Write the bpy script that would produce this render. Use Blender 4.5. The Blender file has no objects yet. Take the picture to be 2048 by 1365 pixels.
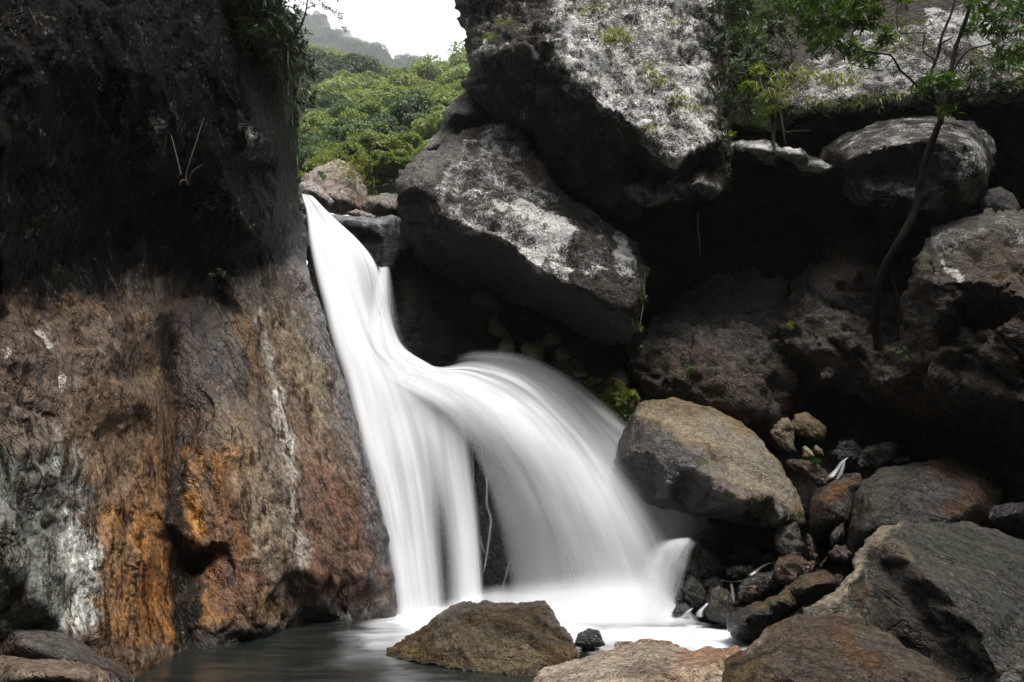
import bpy, math, random
import numpy as np
from mathutils import Vector
from mathutils.geometry import delaunay_2d_cdt

# ------------------------------------------------------------------ camera, sky, sun, exposure
SC = bpy.context.scene
COL = SC.collection
PITCH = math.atan(0.2326)
CAMZ = 1.6
FPX = 24 / 36 * 2048
cam_d = bpy.data.cameras.new('camera')
cam_d.lens = 24; cam_d.sensor_width = 36; cam_d.clip_end = 3000; cam_d.clip_start = 0.05
cam = bpy.data.objects.new('camera', cam_d); COL.objects.link(cam)
cam.location = (0, 0, CAMZ); cam.rotation_euler = (math.radians(90) + PITCH, 0, 0)
SC.camera = cam

SUN_EL, SUN_AZ = 65, 140          # degrees; azimuth from +Y (into the picture) towards +X
wd = bpy.data.worlds.new('World'); SC.world = wd; wd.use_nodes = True
wn = wd.node_tree; wn.nodes.clear()
wo = wn.nodes.new('ShaderNodeOutputWorld'); wb = wn.nodes.new('ShaderNodeBackground')
sky = wn.nodes.new('ShaderNodeTexSky'); sky.sky_type = 'NISHITA'; sky.sun_disc = False
sky.sun_elevation = math.radians(SUN_EL); sky.sun_rotation = math.radians(SUN_AZ)
sky.air_density = 1.0; sky.dust_density = 4.0
wmix = wn.nodes.new('ShaderNodeMix'); wmix.data_type = 'RGBA'
wmix.inputs['Factor'].default_value = 0.8          # overcast: mostly an even white cloud deck
wn.links.new(sky.outputs[0], wmix.inputs['A']); wmix.inputs['B'].default_value = (7.6, 7.75, 8.0, 1)
wn.links.new(wmix.outputs['Result'], wb.inputs[0]); wb.inputs[1].default_value = 0.12
wn.links.new(wb.outputs[0], wo.inputs[0])

sl = bpy.data.lights.new('sun', 'SUN'); sl.energy = 2.9; sl.angle = math.radians(28); sl.color = (1, .96, .9)
so = bpy.data.objects.new('sun', sl); COL.objects.link(so)
_e, _a = math.radians(SUN_EL), math.radians(SUN_AZ)
_d = Vector((math.sin(_a) * math.cos(_e), math.cos(_a) * math.cos(_e), math.sin(_e)))
so.rotation_euler = _d.to_track_quat('Z', 'Y').to_euler(); so.location = (0, 0, 40)

SC.view_settings.view_transform = 'Standard'; SC.view_settings.look = 'None'
SC.view_settings.gamma = 1; SC.view_settings.exposure = 1.4
SC.render.engine = 'CYCLES'
cy = SC.cycles
cy.max_bounces = 8; cy.diffuse_bounces = 3; cy.glossy_bounces = 2; cy.transmission_bounces = 4
cy.transparent_max_bounces = 32; cy.volume_bounces = 1
cy.use_denoising = True
cy.caustics_reflective = False; cy.caustics_refractive = False

# ------------------------------------------------------------------ noise
_r = np.random.default_rng(7)
_G = _r.normal(size=(256, 3)); _G /= np.linalg.norm(_G, axis=1)[:, None]
_PM = _r.permutation(256)
_PM = np.concatenate([_PM, _PM, _PM])
def perlin(P):
    i = np.floor(P).astype(np.int64); f = P - i; i &= 255
    u = f * f * f * (f * (f * 6 - 15) + 10)
    out = 0
    for dx in (0, 1):
        wx = u[:, 0] if dx else 1 - u[:, 0]
        for dy in (0, 1):
            wy = u[:, 1] if dy else 1 - u[:, 1]
            for dz in (0, 1):
                wz = u[:, 2] if dz else 1 - u[:, 2]
                h = _PM[_PM[_PM[(i[:, 0] + dx) & 255] + ((i[:, 1] + dy) & 255)] + ((i[:, 2] + dz) & 255)]
                g = _G[h]
                out = out + wx * wy * wz * ((f[:, 0] - dx) * g[:, 0] + (f[:, 1] - dy) * g[:, 1] + (f[:, 2] - dz) * g[:, 2])
    return out * 1.6
def fbm(P, o=4, g=0.5):
    s = 0; a = 1.0
    for k in range(o):
        s = s + a * perlin(P * 2.03 ** k + 17.3 * k); a *= g
    return s
def ridged(P, o=4, g=0.5):
    s = 0; a = 1.0
    for k in range(o):
        s = s + a * (1 - 2 * np.abs(perlin(P * 2.07 ** k + 31.7 * k))); a *= g
    return s
def cells(P):
    """distance to the two nearest feature points and a random value per cell"""
    i = np.floor(P).astype(np.int64); n = len(P)
    f1 = np.full(n, 9.0); f2 = np.full(n, 9.0); sw = np.zeros(n); sv = np.zeros(n)
    for dx in (-1, 0, 1):
        for dy in (-1, 0, 1):
            for dz in (-1, 0, 1):
                c = i + (dx, dy, dz)
                h = _PM[_PM[_PM[c[:, 0] & 255] + (c[:, 1] & 255)] + (c[:, 2] & 255)]
                q = c + 0.5 + 0.45 * _G[h]
                d = np.linalg.norm(P - q, axis=1)
                m = d < f1; e = np.exp(-26 * d); sw += e; sv += e * ((P - q) * _G[(h * 7 + 3) & 255]).sum(1)
                f2 = np.where(m, f1, np.minimum(f2, d)); f1 = np.where(m, d, f1)
    return f1, f2, sv / (sw + 1e-30)
def sstep(a, b, x):
    t = np.clip((x - a) / (b - a), 0, 1); return t * t * (3 - 2 * t)

# ------------------------------------------------------------------ pixel rays -> points of the world
_c, _s = math.cos(PITCH), math.sin(PITCH)
def unproj(x, y, Y):
    x = np.asarray(x, float); y = np.asarray(y, float); Y = np.asarray(Y, float)
    cx = (x - 1024) / FPX; cyy = (682.5 - y) / FPX
    dy = _c - cyy * _s; dz = _s + cyy * _c
    return np.stack([cx / dy * Y, Y + 0 * x, CAMZ + dz / dy * Y], -1)
def at(x, y, Y): return Vector(unproj(x, y, Y))
def pool_Y(y, z=0.0):
    cyy = (682.5 - y) / FPX
    return (z - CAMZ) * (_c - cyy * _s) / (_s + cyy * _c)

# ------------------------------------------------------------------ object helpers
def tag(o, label=None, cat=None, group=None, kind=None):
    if label: o['label'] = label
    if cat: o['category'] = cat
    if group: o['group'] = group
    if kind: o['kind'] = kind
    return o
def empty(name, loc=(0, 0, 0)):
    o = bpy.data.objects.new(name, None); COL.objects.link(o); o.location = loc; o.empty_display_size = .2
    return o
def mesh_obj(name, V, Fs, mat, parent=None, origin=None, smooth=True, attrs=None, uv=None):
    V = np.asarray(V, np.float64)
    if origin is not None: V = V - np.asarray(origin)
    me = bpy.data.meshes.new(name)
    Fs = np.asarray(Fs); k = Fs.shape[1]
    me.vertices.add(len(V)); me.vertices.foreach_set('co', V.astype(np.float32).ravel())
    me.loops.add(Fs.size); me.loops.foreach_set('vertex_index', Fs.astype(np.int32).ravel())
    me.polygons.add(len(Fs)); me.polygons.foreach_set('loop_start', np.arange(0, Fs.size, k, dtype=np.int32))
    me.polygons.foreach_set('loop_total', np.full(len(Fs), k, np.int32))
    me.polygons.foreach_set('use_smooth', np.full(len(Fs), smooth))
    for nm, arr in (attrs or {}).items():
        arr = np.asarray(arr, np.float32)
        if arr.ndim == 1:
            a = me.attributes.new(nm, 'FLOAT', 'POINT'); a.data.foreach_set('value', arr)
        else:
            a = me.attributes.new(nm, 'FLOAT_COLOR', 'POINT'); a.data.foreach_set('color', arr.ravel())
    if uv is not None:
        l = me.uv_layers.new(name='UVMap'); l.data.foreach_set('uv', np.asarray(uv, np.float32)[Fs.ravel()].ravel())
    me.update(calc_edges=True); me.validate()
    if mat: me.materials.append(mat)
    o = bpy.data.objects.new(name, me); COL.objects.link(o)
    if parent: o.parent = parent
    if origin is not None: o.location = origin
    return o

# ------------------------------------------------------------------ materials
class N:
    """small node-building helper"""
    def __init__(s, name):
        s.m = bpy.data.materials.new(name); s.m.use_nodes = True; s.t = s.m.node_tree; s.t.nodes.clear()
    def n(s, typ, ins=None, **kw):
        nd = s.t.nodes.new('ShaderNode' + typ)
        for k, v in kw.items(): setattr(nd, k, v)
        for k, v in (ins or {}).items():
            if isinstance(v, bpy.types.NodeSocket): s.t.links.new(v, nd.inputs[k])
            else: nd.inputs[k].default_value = v
        return nd
    def mix(s, f, a, b, blend='MIX'):
        nd = s.n('Mix', data_type='RGBA', blend_type=blend)
        for k, v in (('Factor', f), ('A', a), ('B', b)):
            if k == 'Factor':
                sock = nd.inputs[0]
            else:
                sock = nd.inputs[6] if k == 'A' else nd.inputs[7]
            if isinstance(v, bpy.types.NodeSocket): s.t.links.new(v, sock)
            elif k == 'Factor': sock.default_value = v
            else: sock.default_value = (*v, 1) if len(v) == 3 else v
        return nd.outputs[2]
    def math(s, op, a, b=0.0, c=None, clamp=False):
        nd = s.n('Math', operation=op); nd.use_clamp = clamp
        for i, v in enumerate((a, b) if c is None else (a, b, c)):
            if isinstance(v, bpy.types.NodeSocket): s.t.links.new(v, nd.inputs[i])
            else: nd.inputs[i].default_value = v
        return nd.outputs[0]
    def ramp(s, v, lo, hi, a=0.0, b=1.0):
        nd = s.n('MapRange', {'Value': v, 'From Min': lo, 'From Max': hi, 'To Min': a, 'To Max': b}, interpolation_type='SMOOTHSTEP')
        return nd.outputs[0]
    def noise(s, vec, scale, detail=4, rough=.55, dist=0.0):
        return s.n('TexNoise', {'Vector': vec, 'Scale': scale, 'Detail': detail, 'Roughness': rough, 'Distortion': dist}).outputs[0]

def rock_mat(name, ca, cb, cc, ang=-50, stretch=4.0, lichen_col=(.56, .55, .52), rough=.8, bump=1.0, scale=1.0, lich0=0.0, moss0=0.0, wet0=0.0, runs=0.0, darkc=.4):
    """banded schist: three colours along the foliation, lichen / moss / wet film where the vertex paint asks for them"""
    q = N(name)
    tc = q.n('TexCoord').outputs['Object']
    m1 = q.n('Mapping', {'Vector': tc, 'Rotation': (0, math.radians(ang), 0)}).outputs[0]
    an = q.n('Mapping', {'Vector': m1, 'Scale': (1 / stretch, 1, 1)}).outputs[0]
    paint = q.n('Attribute', attribute_name='paint').outputs['Color']
    sep = q.n('SeparateColor', {'Color': paint})
    tint = q.n('Attribute', attribute_name='tint')
    big = q.noise(an, 1.3 * scale, 5, .6, .6)
    med = q.noise(an, 6 * scale, 6, .65, .8)
    an2 = q.n('Mapping', {'Vector': m1, 'Scale': (1 / (1 + (stretch - 1) * .18), 1, 1)}).outputs[0]
    fine = q.noise(an2, 22 * scale, 6, .72, .6)
    iso = q.noise(tc, 40 * scale, 4, .7)
    col = q.mix(q.ramp(big, .38, .62), ca, cb)
    col = q.mix(q.ramp(med, .48, .66), col, cc)
    # the vertex tint (iron stain, pale stone, painted shade ...) with its own vertical run-down streaks kept in the paint
    tf = q.math('MULTIPLY', tint.outputs['Alpha'], q.ramp(med, .25, .45, .9, 1.0), clamp=True)
    tcol = tint.outputs['Color']
    if runs:
        rv = q.n('Mapping', {'Vector': q.n('VectorMath', {0: tc, 1: q.n('VectorMath', {0: q.n('TexNoise', {'Vector': tc, 'Scale': 2.2, 'Detail': 3.0}).outputs['Color'], 'Scale': .06}, operation='SCALE').outputs[0]}, operation='ADD').outputs[0], 'Scale': (1, 1, .07)}).outputs[0]
        r1 = q.noise(rv, 7, 4, .6); r2 = q.noise(rv, 19, 4, .65)
        rr = q.math('ADD', q.math('MULTIPLY', r1, .6), q.math('MULTIPLY', r2, .4))
        dk = q.mix(1.0, tcol, (.14, .10, .07), 'MULTIPLY'); lt = q.mix(1.0, tcol, (1.75, 1.85, 1.9), 'MULTIPLY')
        ban = q.mix(q.ramp(rr, .42, .5), dk, tcol); ban = q.mix(q.ramp(rr, .55, .62), ban, lt)
        tcol = q.mix(runs, tcol, ban)
    col = q.mix(tf, col, tcol)
    val = q.math('MULTIPLY', q.ramp(fine, .3, .7, .5, 1.5), q.ramp(iso, .35, .65, .82, 1.18))
    col = q.mix(1.0, col, q.n('CombineColor', {'Red': val, 'Green': val, 'Blue': val}).outputs[0], 'MULTIPLY')
    # thin pale quartz threads
    vein = q.math('ABSOLUTE', q.math('SUBTRACT', q.noise(an, 2.3 * scale, 3, .5, 1.5), .5))
    vf = q.math('MULTIPLY', q.ramp(vein, .0, .012, .35, 0), q.ramp(iso, .45, .6))
    col = q.mix(vf, col, (.42, .38, .33))
    # wet film
    wet = q.math('ADD', sep.outputs['Blue'], wet0, clamp=True)
    wet = q.math('MULTIPLY', wet, q.ramp(med, .2, .45, .6, 1.0), clamp=True)
    wcol = q.mix(1.0, col, (.38, .36, .36), 'MULTIPLY')
    col = q.mix(wet, col, wcol)
    # moss
    mo = q.math('ADD', sep.outputs['Green'], moss0)
    mn = q.noise(tc, 14 * scale, 5, .75)
    mf = q.ramp(q.math('ADD', q.math('MULTIPLY', mo, .62), mn), .74, .86)
    mcol = q.mix(q.noise(tc, 50, 3), (.012, .02, .006), (.05, .085, .015))
    col = q.mix(mf, col, mcol)
    # lichen: round crusts that merge where dense
    li = q.math('ADD', sep.outputs['Red'], lich0)
    wv = q.n('VectorMath', {0: tc, 1: q.n('TexNoise', {'Vector': tc, 'Scale': 9.0, 'Detail': 2.0}).outputs['Color']}, operation='ADD').outputs[0]
    vo = q.n('TexVoronoi', {'Vector': wv, 'Scale': 16.0 * scale, 'Randomness': 1.0}).outputs['Distance']
    vo2 = q.n('TexVoronoi', {'Vector': wv, 'Scale': 44.0 * scale, 'Randomness': 1.0}).outputs['Distance']
    ln = q.noise(tc, 3.5 * scale, 6, .72)
    l1 = q.math('SUBTRACT', q.math('ADD', q.math('MULTIPLY', li, .62), ln), q.math('MULTIPLY', vo, .38))
    l1 = q.math('SUBTRACT', l1, q.math('MULTIPLY', vo2, .16))
    lf = q.ramp(l1, .47, .52)
    lf = q.math('MULTIPLY', lf, q.ramp(iso, .30, .48, .45, 1.0))
    lcol = q.mix(q.noise(tc, 22, 4, .7), tuple(c * .62 for c in lichen_col), tuple(min(.8, c * 1.25) for c in lichen_col))
    col = q.mix(lf, col, lcol)
    rg = q.math('SUBTRACT', rough, q.math('MULTIPLY', wet, rough - .15))
    rg = q.math('MAXIMUM', rg, q.math('MULTIPLY', lf, .85)); rg = q.math('MAXIMUM', rg, q.math('MULTIPLY', mf, .9))
    med2 = q.noise(an2, 7 * scale, 7, .68, .5)
    h = q.math('ADD', q.math('ADD', q.math('MULTIPLY', med, .35), q.math('MULTIPLY', med2, .65)), q.math('ADD', q.math('MULTIPLY', fine, .3), q.math('MULTIPLY', iso, .09)))
    wv3 = q.n('VectorMath', {0: an2, 1: q.n('VectorMath', {0: q.n('TexNoise', {'Vector': tc, 'Scale': 4.0 * scale, 'Detail': 3.0}).outputs['Color'], 'Scale': .22 / scale}, operation='SCALE').outputs[0]}, operation='ADD').outputs[0]
    ch1 = q.n('TexVoronoi', {'Vector': wv3, 'Scale': 6.5 * scale, 'Randomness': 1.0}).outputs['Distance']
    ch2 = q.n('TexVoronoi', {'Vector': wv3, 'Scale': 17.0 * scale, 'Randomness': 1.0}).outputs['Distance']
    h = q.math('SUBTRACT', h, q.math('ADD', q.math('MULTIPLY', ch1, .42), q.math('MULTIPLY', ch2, .2)))
    cr = q.math('ABSOLUTE', q.math('SUBTRACT', q.noise(an, 3.1 * scale, 4, .6, .9), .5))
    h = q.math('SUBTRACT', h, q.ramp(cr, 0, .022, .28, 0))
    h = q.math('ADD', h, q.math('MULTIPLY', lf, .03))
    bp = q.n('Bump', {'Height': h, 'Strength': 1.0, 'Distance': .10 * bump})
    pb = q.n('BsdfPrincipled', {'Base Color': col, 'Roughness': rg, 'Normal': bp.outputs[0], 'Specular IOR Level': q.math('ADD', q.math('MULTIPLY', q.math('MULTIPLY', wet, wet), .62), .05)})
    q.n('OutputMaterial', {'Surface': pb.outputs[0]})
    return q.m

def simple_mat(name, col, rough=.6, col2=None, scale=8, stretch=(1, 1, 1), bump=0.0, spec=.4):
    q = N(name)
    tc = q.n('TexCoord').outputs['Object']
    mp = q.n('Mapping', {'Vector': tc, 'Scale': stretch}).outputs[0]
    nz = q.noise(mp, scale, 5, .65)
    c = q.mix(q.ramp(nz, .35, .65), col, col2 or tuple(k * .6 for k in col))
    ins = {'Base Color': c, 'Roughness': rough, 'Specular IOR Level': spec}
    if bump: ins['Normal'] = q.n('Bump', {'Height': nz, 'Distance': bump}).outputs[0]
    q.n('OutputMaterial', {'Surface': q.n('BsdfPrincipled', ins).outputs[0]})
    return q.m

def leaf_mat(name, c0, c1, trans=.35, rough=.5):
    q = N(name)
    a = q.n('Attribute', attribute_name='lv').outputs['Fac']
    oi = q.n('ObjectInfo').outputs['Random']
    f = q.math('ADD', q.math('MULTIPLY', a, .75), q.math('MULTIPLY', oi, .25))
    c = q.mix(f, c0, c1)
    p = q.n('BsdfPrincipled', {'Base Color': c, 'Roughness': rough, 'Specular IOR Level': .35})
    t = q.n('BsdfTranslucent', {'Color': q.mix(1.0, c, (1.2, 1.3, .5), 'MULTIPLY')})
    m = q.n('MixShader', {0: trans, 1: p.outputs[0], 2: t.outputs[0]})
    q.n('OutputMaterial', {'Surface': m.outputs[0]})
    return q.m

def water_mat():
    q = N('falling_water')
    d = q.n('Attribute', attribute_name='dens').outputs['Fac']
    uv = q.n('UVMap').outputs[0]
    s1 = q.noise(q.n('Mapping', {'Vector': uv, 'Scale': (34, 1.2, 1)}).outputs[0], 1, 3, .55)
    s2 = q.noise(q.n('Mapping', {'Vector': uv, 'Scale': (110, 1.6, 1)}).outputs[0], 1, 3, .6)
    st = q.math('ADD', q.math('MULTIPLY', s1, .6), q.math('MULTIPLY', s2, .4))
    # streaks matter where the sheet is thin and vanish where it is thick
    e = q.ramp(st, .3, .7, 1.1, .9)
    dd = q.math('POWER', q.math('MINIMUM', q.math('MAXIMUM', d, 0.0), 1.0), e, clamp=True)
    c = q.mix(q.ramp(st, .3, .7), (.80, .82, .87), (.86, .87, .895))
    df = q.n('BsdfDiffuse', {'Color': c}); tl = q.n('BsdfTranslucent', {'Color': c})
    ms = q.n('MixShader', {0: .28, 1: df.outputs[0], 2: tl.outputs[0]})
    tr = q.n('BsdfTransparent')
    o = q.n('MixShader', {0: dd, 1: tr.outputs[0], 2: ms.outputs[0]})
    q.n('OutputMaterial', {'Surface': o.outputs[0]})
    return q.m

def pool_mat():
    q = N('pool_water')
    d = q.n('Attribute', attribute_name='dens').outputs['Fac']
    tc = q.n('TexCoord').outputs['Object']
    mp = q.n('Mapping', {'Vector': tc, 'Rotation': (0, 0, math.radians(-25)), 'Scale': (.5, 2.4, 1)}).outputs[0]
    nz = q.noise(mp, 1.6, 4, .5)
    bp = q.n('Bump', {'Height': nz, 'Distance': .05, 'Strength': .35})
    dark = q.mix(q.ramp(q.noise(mp, 2.5, 4), .35, .65), (.006, .008, .007), (.014, .017, .014))
    p = q.n('BsdfPrincipled', {'Base Color': dark, 'Roughness': .2, 'Specular IOR Level': .28, 'Normal': bp.outputs[0]})
    f = q.n('BsdfDiffuse', {'Color': (.70, .715, .75, 1)})
    dm = q.math('MULTIPLY', d, q.ramp(nz, .3, .7, .62, 1.15), clamp=True)
    o = q.n('MixShader', {0: dm, 1: p.outputs[0], 2: f.outputs[0]})
    q.n('OutputMaterial', {'Surface': o.outputs[0]})
    return q.m

# ------------------------------------------------------------------ rocks
def seg_dist(P, A, closed=True):
    A = np.asarray(A, float); B = np.roll(A, -1, 0) if closed else None
    if not closed: B = A[1:]; A = A[:-1]
    best = np.full(len(P), 1e9)
    for a, b in zip(A, B):
        ab = b - a; L = (ab ** 2).sum() + 1e-9
        t = np.clip(((P - a) @ ab) / L, 0, 1)
        d = ((P - a - t[:, None] * ab) ** 2).sum(1)
        best = np.minimum(best, d)
    return np.sqrt(best)
def inside(P, A):
    A = np.asarray(A); B = np.roll(A, -1, 0); c = np.zeros(len(P), bool)
    for a, b in zip(A, B):
        if a[1] == b[1]: continue
        m = (a[1] > P[:, 1]) != (b[1] > P[:, 1])
        c ^= m & (P[:, 0] < (b[0] - a[0]) * (P[:, 1] - a[1]) / (b[1] - a[1]) + a[0])
    return c
def chaikin(A, n=1):
    A = np.asarray(A, float)
    for _ in range(n):
        B = np.roll(A, -1, 0)
        A = np.stack([A * .78 + B * .22, A * .22 + B * .78], 1).reshape(-1, A.shape[1])
    return A
def resample(A, sp):
    B = np.roll(A, -1, 0); out = []
    for a, b in zip(A, B):
        k = max(1, int(round(np.hypot(*(b - a)[:2]) / sp)))
        for j in range(k): out.append(a + (b - a) * j / k)
    return np.array(out)
def tin_eval(cp, P):
    xy = [Vector((float(a), float(b))) for a, b in cp[:, :2]]
    r = delaunay_2d_cdt(xy, [], [], 0, 1e-6)
    vx = np.array([tuple(v) for v in r[0]]); src = [o[0] for o in r[3]]
    z = cp[src, 2]
    out = np.full(len(P), np.nan); bd = np.full(len(P), -9.0)
    for t in r[2]:
        a, b, c = vx[t[0]], vx[t[1]], vx[t[2]]
        D = (b[1] - c[1]) * (a[0] - c[0]) + (c[0] - b[0]) * (a[1] - c[1])
        if abs(D) < 1e-9: continue
        w0 = ((b[1] - c[1]) * (P[:, 0] - c[0]) + (c[0] - b[0]) * (P[:, 1] - c[1])) / D
        w1 = ((c[1] - a[1]) * (P[:, 0] - c[0]) + (a[0] - c[0]) * (P[:, 1] - c[1])) / D
        w2 = 1 - w0 - w1; m = np.minimum(np.minimum(w0, w1), w2)
        u = m > bd
        w = np.clip(np.stack([w0, w1, w2], 1), 0, 1); w /= w.sum(1)[:, None]
        val = w @ np.array([z[t[0]], z[t[1]], z[t[2]]])
        out[u] = val[u]; bd[u] = m[u]
    return out
def relax(val, E, n, it, fixed=None):
    deg = np.bincount(E.ravel(), minlength=n)
    for _ in range(it):
        s = np.bincount(E[:, 0], weights=val[E[:, 1]], minlength=n) + np.bincount(E[:, 1], weights=val[E[:, 0]], minlength=n)
        nv = .4 * val + .6 * s / np.maximum(deg, 1)
        val = nv if fixed is None else np.where(fixed, val, nv)
    return val
def tri_edges(T):
    E = np.concatenate([T[:, [0, 1]], T[:, [1, 2]], T[:, [2, 0]]]); E.sort(1)
    return np.unique(E, axis=0)
def v_normals(V, T):
    n = np.cross(V[T[:, 1]] - V[T[:, 0]], V[T[:, 2]] - V[T[:, 0]]); out = np.zeros_like(V)
    for k in range(3):
        for a in range(3): out[:, a] += np.bincount(T[:, k], weights=n[:, a], minlength=len(V))
    return out / (np.linalg.norm(out, axis=1)[:, None] + 1e-12)
def aniso(P, ang, stretch):
    a = math.radians(ang); d = np.array([math.cos(a), 0, math.sin(a)])
    return P - (P @ d)[:, None] * d * (1 - 1 / stretch)
PX_CLIP = (-260, 2310, -330, 1460)
def rock(name, label, cat, outline, Y, ctrl=(), mat=None, sp=7, edge=60, round_=.8, relief=.12, scale=1.0, ang=-50, stretch=3.0,
         thick=None, seed=0, paint=(), kind=None, group=None, rough_px=2.5, chunk=.5, soft=3, crack=.5, corner=0, parent=None, flat=False, fine=.13, facet=1.0, polish=0.0, ledge=.5):
    rng = np.random.default_rng(seed + 11)
    O = np.array([(p[0], p[1], p[2] if len(p) > 2 else (Y(p[0], p[1]) if callable(Y) else Y)) for p in outline], float)
    C = np.array([c for c in ctrl], float).reshape(-1, 3)
    cp = np.concatenate([O, C])
    R = resample(chaikin(O, corner), sp)
    if rough_px:
        nz = np.stack([fbm(np.stack([R[:, 0] / 45, R[:, 1] / 45, np.full(len(R), seed * 3.1)], 1), 4, .6),
                       fbm(np.stack([R[:, 0] / 45, R[:, 1] / 45, np.full(len(R), seed * 3.1 + 50)], 1), 4, .6)], 1)
        R[:, :2] += nz * rough_px * 1.6
    def build(spc, keep=1.0):
        x0, y0 = R[:, :2].min(0); x1, y1 = R[:, :2].max(0)
        gx, gy = np.meshgrid(np.arange(x0, x1, spc), np.arange(y0, y1, spc * .87))
        gx = gx + (np.arange(gx.shape[0]) % 2)[:, None] * spc * .5
        P = np.stack([gx.ravel(), gy.ravel()], 1) + rng.uniform(-.22, .22, (gx.size, 2)) * spc
        P = P[inside(P, R[:, :2])]
        if len(P): P = P[seg_dist(P, R[:, :2]) > spc * .45]
        A = np.concatenate([R[:, :2], P]); nR = len(R)
        r = delaunay_2d_cdt([Vector(p) for p in A.tolist()], [(i, (i + 1) % nR) for i in range(nR)], [], 1, 1e-5)
        VV = np.array([tuple(v) for v in r[0]]); T = np.array([t for t in r[2]])
        cen = VV[T].mean(1); T = T[inside(cen, R[:, :2])]
        return VV, T
    V2, T = build(sp)
    d = seg_dist(V2, R[:, :2]); t = np.clip(d / edge, 0, 1)
    Yv = tin_eval(cp, V2)
    E = tri_edges(T)
    Yv = relax(Yv, E, len(V2), soft)
    Ym = float(np.median(Yv))
    er = edge / FPX * Ym * round_
    Yv = Yv + er * (1 - np.sqrt(1 - (1 - t) ** 2))
    # back half of the stone: coarser, shares the silhouette
    B2, TB = build(sp * 4)
    tb = np.clip(seg_dist(B2, R[:, :2]) / (edge * 1.6), 0, 1)
    YB = tin_eval(cp, B2)
    th = thick if thick else min(2.5, .45 * min(np.ptp(R[:, 0]), np.ptp(R[:, 1])) / FPX * Ym + .1)
    YB = np.maximum(YB, np.median(YB)) + er + th * np.sqrt(1 - (1 - tb) ** 2)
    # weld the two rims: match back rim vertices to front rim vertices by position
    rimF = np.where(d < 1e-3)[0]; rimB = np.where(seg_dist(B2, R[:, :2]) < 1e-3)[0]
    keyF = {(round(V2[i, 0], 2), round(V2[i, 1], 2)): i for i in rimF}
    mapB = np.arange(len(B2)) + len(V2)
    for i in rimB:
        j = keyF.get((round(B2[i, 0], 2), round(B2[i, 1], 2)))
        if j is not None: mapB[i] = j
    PF = unproj(V2[:, 0], V2[:, 1], Yv); PB = unproj(B2[:, 0], B2[:, 1], YB)
    P = np.concatenate([PF, PB]); px = np.concatenate([V2, B2])
    TT = np.concatenate([T, mapB[TB][:, ::-1]])
    # orient front faces to the camera
    n0 = np.cross(P[T[0, 1]] - P[T[0, 0]], P[T[0, 2]] - P[T[0, 0]])
    if n0 @ (P[T[0, 0]] - np.array([0, 0, CAMZ])) > 0: TT = TT[:, ::-1]
    used = np.unique(TT); re = -np.ones(len(P), int); re[used] = np.arange(len(used))
    P = P[used]; px = px[used]; TT = re[TT]
    # vertex paint in four channels, tint colour
    pc = np.zeros((len(P), 4)); tc = np.zeros((len(P), 4)); tc[:, :3] = .2
    if paint:
        wx = np.stack([px[:, 0] / 38, px[:, 1] / 38, np.full(len(px), seed + .5)], 1)
        wq = px + np.stack([fbm(wx, 4, .6), fbm(wx + 33, 4, .6)], 1) * 9
        wq0 = wq; wb_ = np.stack([fbm(wx * .45 + 70, 4, .6), fbm(wx * .45 + 99, 4, .6)], 1)
        for it in paint:
            ch, line, wid, val = it[:4]
            wq = wq0 + wb_ * min(34, wid * .5)
            lin = np.array(line, float).reshape(-1, 2)
            if len(lin) == 1: dd = np.hypot(*(wq - lin[0]).T)
            elif ch[0] == 'p' or len(ch) > 1 and ch[1] == 'p':
                dd = seg_dist(wq, lin); dd[inside(wq, lin)] = 0
            else: dd = seg_dist(wq, lin, False)
            f = (1 - sstep(wid * .45, wid, dd)) * val
            if len(it) > 5:      # vertical run-down streaks of this stain
                sx = np.stack([wq[:, 0] / it[5], wq[:, 1] / (it[5] * 22), np.full(len(px), 3.3)], 1)
                f = f * (.5 + .5 * sstep(-.3, .25, fbm(sx, 3, .6)))
            if ch[0] == 'T':
                c = np.array(it[4]); tc[:, :3] = tc[:, :3] * (1 - f[:, None]) + c * f[:, None]
                tc[:, 3] = np.maximum(tc[:, 3], f)
            else:
                i = 'LMW'.index(ch[0]); pc[:, i] = np.maximum(pc[:, i], f) if val > 0 else pc[:, i] + f
    pc[:, 3] = 1
    Nn = v_normals(P, TT)
    k = 1 / scale; S = np.array([seed * 5.3, seed * 2.7, -seed * 3.9])
    A = aniso(P, ang, stretch) * k + S
    dsp = .45 * fbm(P * .55 * k + S, 3) + .42 * (ridged(A * 1.1, 5, .52) - .8) * .6 + fine * fbm(aniso(P, ang, 1.6) * 5.0 * k + S, 4, .65)
    if chunk:
        w = A * .95 * facet + .25 * np.stack([perlin(P * 1.7 * k), perlin(P * 1.7 * k + 9), perlin(P * 1.7 * k + 21)], 1)
        f1, f2, cv = cells(w)
        dsp += chunk * (.75 * cv - .35 * np.exp(-((f2 - f1) / .06) ** 2))
        f1, f2, cv = cells(w * 2.9 + 4)
        dsp += chunk * (.26 * cv - .10 * np.exp(-((f2 - f1) / .08) ** 2))
    if crack:
        c = np.abs(fbm(A * .8 + 40, 3)); dsp -= crack * .55 * np.exp(-(c / .035) ** 2)
        c = np.abs(fbm(A * 2.4 + 80, 3)); dsp -= crack * .22 * np.exp(-(c / .05) ** 2)
    if ledge:      # broken edges of the schist layers: slow rise, sudden step
        a_ = math.radians(ang); nn_ = np.array([-math.sin(a_), .25, math.cos(a_)])
        for fq, am, dr in ((1.35, 1.0, .13), (3.9, .38, .22)):
            c_ = (P @ nn_) * fq * k + .8 * fbm(aniso(P, ang, 2.2) * .8 * k + S + fq, 4, .6)
            fr = c_ - np.floor(c_); pr = np.where(fr < 1 - dr, fr / (1 - dr), (1 - fr) / dr)
            dsp += ledge * am * (pr - .5) * sstep(-.35, .3, fbm(P * .9 * k + S * 1.3 + fq, 3))
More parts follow.
